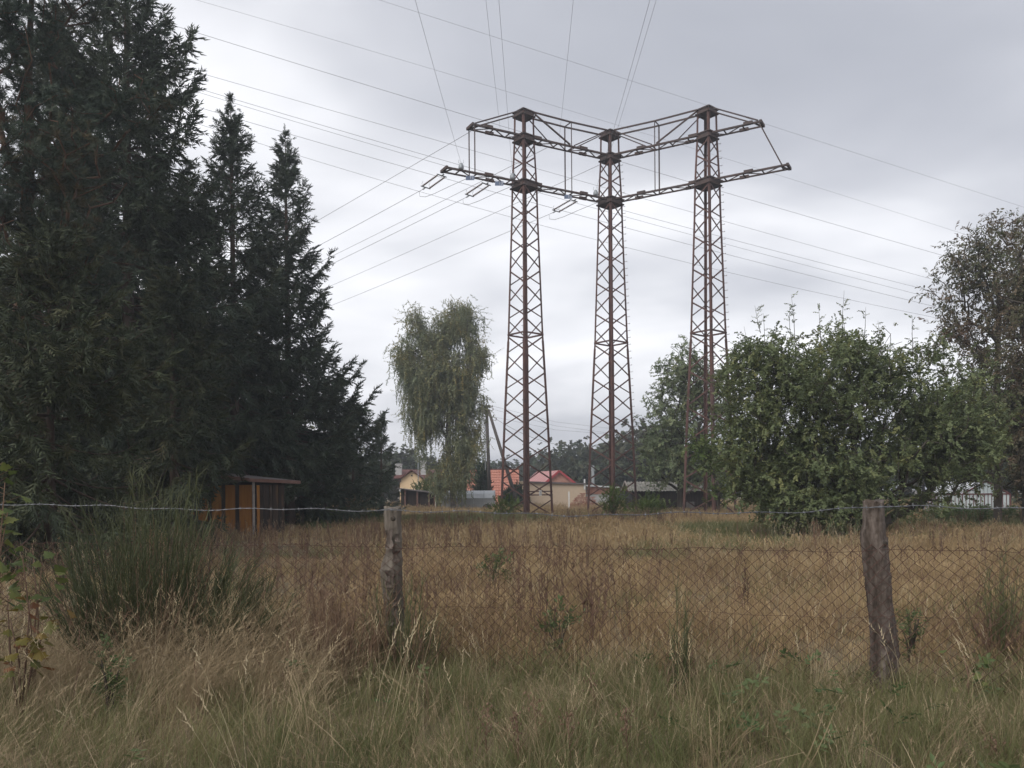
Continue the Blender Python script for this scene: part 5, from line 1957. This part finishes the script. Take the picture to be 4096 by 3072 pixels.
def field(y0, y1, dens, margin=1.5, k=.70, xoff=0.0):
    n = int(dens * ((y0 + y1) * k + 2 * margin) * (y1 - y0))
    y = rg.uniform(y0, y1, n)
    x = rg.uniform(-1, 1, n) * (k * y1 + margin)
    m = np.abs(x) < k * y + margin
    return x[m], y[m]


def fence_y(x):
    return np.interp(x, [a for a, b in fx], [b for a, b in fx])


def lay(name, protos, x, y, smin, smax, label, lean=.18, cat='grass', sq=1.0):
    n = len(x)
    z = gz(x, y)
    R = np.stack([rg.normal(0, lean, n), rg.normal(0, lean, n), rg.normal(.1, .9, n) if 'lean' in protos[0].name else rg.uniform(0, 6.28, n)], 1)
    s = rg.uniform(smin, smax, n)
    Sc = np.stack([s * sq, s * sq, s], 1) if sq != 1 else s
    return scatter(name, np.stack([x, y, z], 1), R, Sc, protos, None, label=label, cat=cat)


# this side of the fence
x, y = field(1.8, 9.2, 95, 4.0, .72)
m = y < fence_y(x) + .3
x, y = x[m], y[m]
v = vnoise(x, y, 1.3, 1) - .15 * np.tanh((x - .6) * 1.2) + .20
pick = rg.uniform(-.6, .6, len(x))
lean_m = (v > pick)
h = .75 + .35 * vnoise(x, y, 1.1, 9)
sh = np.clip(.42 + .10 * vnoise(x, y, 1.1, 9) - .20 * np.tanh((x + 2.5) * 1.4), .28, .75)
a = lean_m & (rg.uniform(0, 1, len(x)) < .62)
lay('dry_grass', P['dry_lean'], x[a], y[a], sh[a] * .6, sh[a], 'long straw coloured grass combed over in front of the fence', .15)
b = ~lean_m & (rg.uniform(0, 1, len(x)) < .30)
lay('dry_grass', P['dry'], x[b], y[b], .4, .75, 'short dry grass between the green tufts in front of the fence')
c = (rg.uniform(0, 1, len(x)) < np.where(lean_m, .42, .9))
lay('green_grass', P['green'], x[c], y[c], .5, 1.0, 'olive green grass in front of the fence')
x, y = field(4.3, 8.6, 6, 1.6, .72)
m = (y < fence_y(x) + .4) & (rg.uniform(0, 1, len(x)) < np.where(x < -.2, 1.0, .5))
lay('straw_stems', P['straw'], x[m], y[m], .5, 1.0, 'single pale straw stems with seed heads before the fence', .14)
x, y = field(2.2, 8.6, 24, 4.0, .72)
m = (y < fence_y(x) + .4)
lay('coarse_grass', P['broad'], x[m], y[m], .5, 1.05, 'coarse wide bladed grass and dry leaves before the fence', .3)
x, y = field(3.0, 8.4, 9, 1.6, .72)
m = (y < fence_y(x) + .2) & (vnoise(x, y, 1.7, 61) + .35 * np.tanh(x - .5) > .1)
n = int(m.sum())
scatter('ground_weeds', np.stack([x[m], y[m], gz(x[m], y[m]) + rg.uniform(.05, .26, n)], 1), np.stack([rg.normal(0, .5, n), rg.uniform(-.9, .1, n), rg.uniform(0, 6.28, n)], 1), rg.uniform(.4, 1.0, n), P['weed'], None, label='small leafy weeds among the grass before the fence', cat='weeds')
# taller grass at the foot of the broom and the left post
x = rg.normal(-2.6, .45, 80)
y = fence_y(x) - .35 - np.abs(rg.normal(0, .4, 80))
lay('tall_grass', P['dry_lean'], x, y, .75, 1.1, 'tall bleached grass heads beside the left post', .12)
x = rg.uniform(-5.2, -1.3, 200)
y = fence_y(x) - .9 - np.abs(rg.normal(0, .45, 200))
lay('tall_grass', P['dry_lean'], x, y, .45, .8, 'tall bleached grass in front of the broom bush', .14)
# meadow behind the fence: patches of tawny, russet and green grass of changing height
x, y = field(6.2, 20, 42, 2.5, .70)
m = y > fence_y(np.clip(x, -9, 7)) + .1
x, y = x[m], y[m]
g = vnoise(x, y, .6, 3) + rg.normal(0, .2, len(x))
hh = np.clip(.62 + .38 * vnoise(x, y, .75, 33) - .25 * (x < -2.5) * (y > 10), .25, 1.1)
br = vnoise(x * .5, y * 1.3, .8, 37) + rg.normal(0, .2, len(x)) - .08
a = (g < .5) & (br < .25)
lay('meadow_grass', P['meadow'], x[a], y[a], hh[a] * .6, hh[a] * 1.0, 'tawny dry grass of the meadow just behind the fence')
a = (g < .5) & (br >= .25)
lay('russet_grass', P['meadowb'], x[a], y[a], hh[a] * .6, hh[a] * 1.15, 'russet dead grass patches in the meadow behind the fence')
b = g > .30
lay('meadow_green_grass', P['meadowg'], x[b], y[b], hh[b] * .6, hh[b] * 1.1, 'green grass patches in the meadow behind the fence')
x, y = field(20, 62, 13, 4, .68)
g = vnoise(x, y, .2, 5) + rg.normal(0, .2, len(x)) + 1.3 * np.exp(-((x - 8) / 5) ** 2 - ((y - 31) / 7) ** 2) + 1.1 * np.exp(-((x + 5) / 6) ** 2 - ((y - 48) / 9) ** 2) + 1.2 * np.exp(-((x - 16) / 7) ** 2 - ((y - 36) / 6) ** 2)
br = vnoise(x * .6, y * 1.2, .3, 39) + rg.normal(0, .2, len(x)) + .5 * np.exp(-((x + 3) / 5) ** 2 - ((y - 23) / 5) ** 2) - .15
hh = np.clip(.72 + .3 * vnoise(x, y, .4, 35) - .3 * np.exp(-((x + 7) / 3.5) ** 2 - ((y - 25) / 7) ** 2), .3, 1.0)
a = (g < .36) & (br < .3)
lay('meadow_grass', P['meadow'], x[a], y[a], hh[a] * .55, hh[a] * .95, 'tawny dry grass of the far meadow below the masts', sq=2.2)
a = (g < .36) & (br >= .3)
lay('russet_grass', P['meadowb'], x[a], y[a], hh[a] * .55, hh[a] * .95, 'russet dead grass of the far meadow', sq=2.0)
b = g >= .26
lay('meadow_green_grass', P['meadowg'], x[b], y[b], hh[b] * .6, hh[b] * 1.0, 'green grass patches of the far meadow', sq=2.4)
x, y = field(62, 100, 1.6, 4, .66)
lay('meadow_grass', P['meadow'], x, y, .5, 1.0, 'pale grass at the foot of the buildings', sq=2.2)
x, y = field(8, 26, 7, 2.5, .70)
m = vnoise(x, y, .6, 71) > rg.uniform(-.6, .8, len(x))
lay('straw_stems', P['straw'], x[m], y[m], .55, .95, 'pale straw stems standing in the meadow behind the fence', .12)
# brown stalks
x, y = field(6.6, 22, 3.8, 2, .68)
m = (y > fence_y(np.clip(x, -9, 7)) + .3)
x, y = x[m], y[m]
k = vnoise(x, y, .8, 7) + .5 * np.exp(-((x - .35) / .5) ** 2) + 1.0 * np.exp(-((x + 3) / 2.2) ** 2 - ((y - 12) / 4) ** 2) + .5 * np.exp(-((x - .6) / .9) ** 2 - ((y - 11) / 4) ** 2) - .1 - .25 * (x > 4)
m = k > rg.uniform(-.3, .9, len(x))
lay('brown_stalks', P['stalk'], x[m], y[m], .6, 1.05, 'dead red brown stalks standing in the meadow', .10, 'weeds')
x, y = field(15, 46, 4.2, 3, .62)
k = vnoise(x, y, .3, 8) + .55 * np.exp(-((x + 2.5) / 5) ** 2 - ((y - 22) / 9) ** 2) - .05
m = k > rg.uniform(-.2, .8, len(x))
lay('brown_stalks', P['stalk'], x[m], y[m], .55, 1.0, 'band of dead red brown stalks farther out in the meadow', .10, 'weeds')
x, y = field(5.0, 16, 4.5, 2, .68)
m = vnoise(x, y, .9, 17) > rg.uniform(-.8, 1.0, len(x))
lay('thin_stems', P['stem'], x[m], y[m], .55, .95, 'thin brown seed stems among the grass at the fence', .12, 'weeds')

# ------------------------------------------------------------------ broom
BW = []


def broom(label, px, d, stems, hmin, hmax, spread, seed, cols=('broom',), group='broom bushes at the fence', skew=0.0, w=.010, whips=22):
    rd_ = random.Random(seed)
    b = G(px, d)
    t_ = thing('broom_bush', label, 'broom bush', b, group)
    mb_ = MB()
    for i in range(stems):
        a = rd_.uniform(0, 2 * PI)
        sp = spread * math.sqrt(rd_.random())
        h_ = rd_.uniform(hmin, hmax) * (1.0 - .35 * (sp / spread) ** 2)
        p0 = b + Vector((math.cos(a) * sp * .35, math.sin(a) * sp * .25, -.05))
        top = b + Vector((math.cos(a) * sp + skew * h_, math.sin(a) * sp * .6, h_))
        mid_ = p0.lerp(top, .5) + Vector((math.cos(a), math.sin(a) * .6, 0)) * (sp * .10)
        mb_.tube([p0, mid_, top], [.006, .0045, .0025], 3, False)
        # whips
        for k in range(whips):
            s = rd_.uniform(.18, 1.0)
            q = p0.lerp(mid_, s * 2) if s < .5 else mid_.lerp(top, s * 2 - 1)
            ln = rd_.uniform(.18, .46) * (1.15 - .4 * s)
            aa = rd_.uniform(0, 2 * PI)
            dv = (top - p0).normalized() * 1.0 + Vector((math.cos(aa), math.sin(aa), .25)) * rd_.uniform(.12, .42)
            dv.normalize()
            e = q + dv * ln
            bw = Vector((rd_.gauss(0, .05), rd_.gauss(0, .05), rd_.gauss(-.01, .03)))
            e = e + bw
            e2 = q + dv * ln * .5 + Vector((0, 0, -.015)) - bw * .3
            sd3 = dv.cross(Vector((math.cos(aa + 1), math.sin(aa + 1), .3))).normalized() * (w * .5)
            mb_.add([q - sd3, q + sd3, e2 + sd3 * .7, e2 - sd3 * .7, e], [(0, 1, 2, 3), (3, 2, 4)])
    obj('stems', mb_, M[cols[0]], t_, kind='stuff')
    dm = MB()
    for i in range(stems):
        a = rd_.uniform(0, 2 * PI)
        sp = spread * rd_.uniform(.2, 1.15)
        h_ = hmin * rd_.uniform(.5, 1.15)
        p0 = b + Vector((math.cos(a) * sp * .35, math.sin(a) * sp * .25, -.05))
        tp_ = b + Vector((math.cos(a) * sp + skew * h_, math.sin(a) * sp * .6, h_))
        pts_ = [p0.lerp(tp_, s) + Vector((rd_.gauss(0, .03), rd_.gauss(0, .03), 0)) * (s > 0) for s in (0, .3, .6, 1)]
        dm.tube(pts_, [.007, .0055, .004, .0015], 3, False)
        for k in range(3):
            q = pts_[rd_.choice((1, 2))]
            dm.tube([q, q + Vector((rd_.gauss(0, .12), rd_.gauss(0, .1), rd_.uniform(.05, .3)))], [.004, .0012], 3, False)
    obj('dead_stems', dm, M['stalk'], t_, kind='stuff')
    return t_


broom('big dark green broom bush filling the fence left of the posts', 560, 7.3, 150, .9, 1.7, 1.0, 1, w=.0065, whips=18)
broom('right flank of the broom, leaning towards the ochre shed', 860, 7.1, 60, .6, 1.05, .5, 2, skew=.25, w=.006, whips=18)
broom('tall thin broom shoots rising above the barbed wire', 600, 7.6, 50, 1.35, 1.95, .65, 3, skew=.06, w=.006, whips=20)
broom('small broom bush wrapped round the left post', 1590, 7.0, 20, .45, 1.0, .36, 4, skew=.05, w=.006, whips=16)
broom('thin brownish broom left of the left post', 1340, 7.0, 36, .55, 1.0, .5, 5, ('stalk',), skew=.05, w=.006, whips=16)
broom('thin broom shoots in front of the mesh between the two posts', 2700, 6.45, 7, .5, 1.05, .16, 6, w=.005, whips=12)
broom('green broom at the right edge of the fence', 3985, 7.8, 22, .5, 1.05, .4, 7, w=.006, whips=14)

# ------------------------------------------------------------------ maple saplings at the left edge
def maple_leaf(m):
    prof = [(0, 0), (.10, -.16), (.34, -.14), (.22, -.30), (.50, -.34), (.60, -.52), (.66, -.30), (.80, -.26), (.74, -.14), (1.0, 0)]
    mb_ = MB()
    up_ = [(x, y, -.10 * abs(y) * 2 - .08 * x * x) for x, y in prof]
    lo_ = [(x, -y, z) for x, y, z in up_][1:-1]
    vs_ = up_ + lo_
    n_ = len(up_)
    mid_ = [0, n_ - 1]
    vs_.append((.35, 0, .02))
    c = len(vs_) - 1
    fs_ = [(c, i, i + 1) for i in range(n_ - 1)]
    lo_i = [0] + list(range(n_, n_ + len(lo_))) + [n_ - 1]
    fs_ += [(c, lo_i[i + 1], lo_i[i]) for i in range(len(lo_i) - 1)]
    mb_.add(vs_, fs_)
    return mb_.mesh('maple_leaf', m)


LG, LA = maple_leaf(M['maple']), maple_leaf(M['mapleold'])


def sapling(label, base, tops, n, me_, sc, seed, ymin=.3, cat='sapling', name='maple_sapling', group='maple saplings at the left edge'):
    rd_ = random.Random(seed)
    t_ = thing(name, label, cat, base, group)
    mb_ = MB()
    pos = []
    for tp in tops:
        tp = Vector(tp)
        m_ = base.lerp(tp, .5) + Vector((rd_.uniform(-.05, .05), 0, .05))
        mb_.tube([base - Vector((0, 0, .05)), m_, tp], [.009, .007, .003], 5)
        for k in range(n):
            s = ymin + (1 - ymin) * (k + rd_.random() * .5) / n
            q = base.lerp(m_, s * 2) if s < .5 else m_.lerp(tp, s * 2 - 1)
            a = rd_.uniform(0, 2 * PI)
            e = q + Vector((math.cos(a), math.sin(a), .45)) * .11
            mb_.tube([q, e], [.0025, .0018], 3, False)
            pos.append((e, a))
    obj('stem', mb_, M['stalk'], t_, True)
    for e, a in pos:
        s = sc * rd_.uniform(.75, 1.2)
        inst('leaf', me_, t_, e, (rd_.uniform(-.5, .5), rd_.uniform(.1, .8), a), (s, s, s))
    return t_


b = G(-70, 6.0)
sapling('tall light green maple sapling cut by the left frame edge', b, [U(-10, 1850, 6.0), U(30, 2050, 5.9), U(20, 1930, 5.8)], 17, LG, .105, 1, .45)
b = G(110, 6.3)
sapling('short light green maple sapling in front of the low spruce', b, [U(130, 2190, 6.3), U(170, 2250, 6.2), U(90, 2220, 6.1)], 9, LG, .105, 2, .6)
b = G(60, 5.8)
sapling('yellowing maple seedlings with a reddish leaf at the left edge', b, [U(30, 2380, 5.8), U(120, 2400, 5.7), U(200, 2460, 5.7), U(40, 2470, 5.6)], 11, LA, .10, 3, .35)

# ------------------------------------------------------------------ single plants
bush('leafy_weed', 'bright green leafy weed behind the mesh right of the thick post', G(3625, 7.6), .12, .11, .55, 36, 'weed', 21, .5, 'weed', 'single weeds at the fence', up=.9)
bush('leafy_weed', 'bluish green weed behind the mesh halfway between the posts', G(2215, 7.7), .16, .12, .5, 30, 'weed', 22, .6, 'weed', 'single weeds at the fence', up=.7)
bush('leafy_weed', 'yellow green weed in the grass below the broom bush', G(420, 5.9), .10, .10, .55, 40, 'weed', 23, .45, 'weed', 'single weeds at the fence', up=1.0)
bush('leafy_weed', 'grey green goosefoot weed farther back behind the mesh, left of centre', G(1970, 13), .25, .2, .6, 60, 'weed', 24, .8, 'weed', 'single weeds at the fence', up=.8)
b = G(3865, 5.9)
sapling('oak-like seedling with drooping leaves right of the thick post', b, [U(3850, 2610, 5.9), U(3880, 2680, 5.85)], 6, LG, .075, 5, .35, 'seedling', 'oak_seedling', None)
rd = random.Random(31)
for k, (px, py, d, lab) in enumerate(((1952, 2830, 4.7, 'dead weed stalk at the lower centre, leftmost of those in the grass'), (2062, 2850, 4.6, 'dead branched weed stalk second from the left in the lower grass'), (2130, 2800, 4.9, 'slim dead weed stalk third from the left in the lower grass'),
                                      (2270, 2850, 4.7, 'dark dead weed stalk below the bluish weed'), (2500, 2830, 4.6, 'dead weed stalk with a bushy head right of centre'), (2360, 2700, 5.6, 'dead weed stalk just before the mesh bottom'), (3960, 2960, 4.6, 'rusty dead dock stalk lying in the lower right corner'))):
    b = G(px + rd.uniform(-20, 40), d)
    hgt = U(px, py, d).z - b.z
    t = thing('weed_stalk', lab, 'weed stalk', b, 'dead weed stalks in the foreground')
    mb = MB()
    tp = U(px, py, d)
    mid_ = b.lerp(tp, .5) + Vector((rd.uniform(-.02, .02), 0, 0))
    mb.tube([b - Vector((0, 0, .05)), mid_, tp], [.005, .004, .0018], 5)
    for j in range(9):
        s = rd.uniform(.3, .9)
        q = b.lerp(mid_, s * 2) if s < .5 else mid_.lerp(tp, s * 2 - 1)
        a = rd.uniform(0, 2 * PI)
        e = q + Vector((math.cos(a) * .6, math.sin(a) * .6, 1)).normalized() * rd.uniform(.05, .16)
        mb.tube([q, e], [.0026, .0012], 3, False)
    obj('stem', mb, M['stalk'], t, True)
    mb = MB()
    for j in range(46):
        s = rd.uniform(.45, 1.0) ** .7
        q = b.lerp(tp, s) + Vector((rd.gauss(0, .025), rd.gauss(0, .025), rd.gauss(0, .02)))
        a = rd.uniform(0, 2 * PI)
        spindle(mb, q, Vector((math.cos(a) * .6, math.sin(a) * .6, .8)), rd.uniform(.012, .03), rd.uniform(.004, .008))
    obj('seed_heads', mb, M['stalk'], t, kind='stuff')

# ------------------------------------------------------------------ haze
hm = bpy.data.materials.new('haze_air')
hm.use_nodes = True
t_ = hm.node_tree
t_.nodes.clear()
ho = t_.nodes.new('ShaderNodeOutputMaterial')
pv = t_.nodes.new('ShaderNodeVolumePrincipled')
pv.inputs['Color'].default_value = (0.86, 0.90, 0.98, 1)
pv.inputs['Density'].default_value = 0.0013
pv.inputs['Anisotropy'].default_value = 0.3
t_.links.new(pv.outputs[0], ho.inputs['Volume'])
mb = MB()
mb.box((0, 712, 24.5), 1420, 1600, 52)
hz_ = obj('haze', mb, hm, None, kind='stuff', label='thin pale haze in the air over the whole meadow', pos=(0, 712, 24.5))
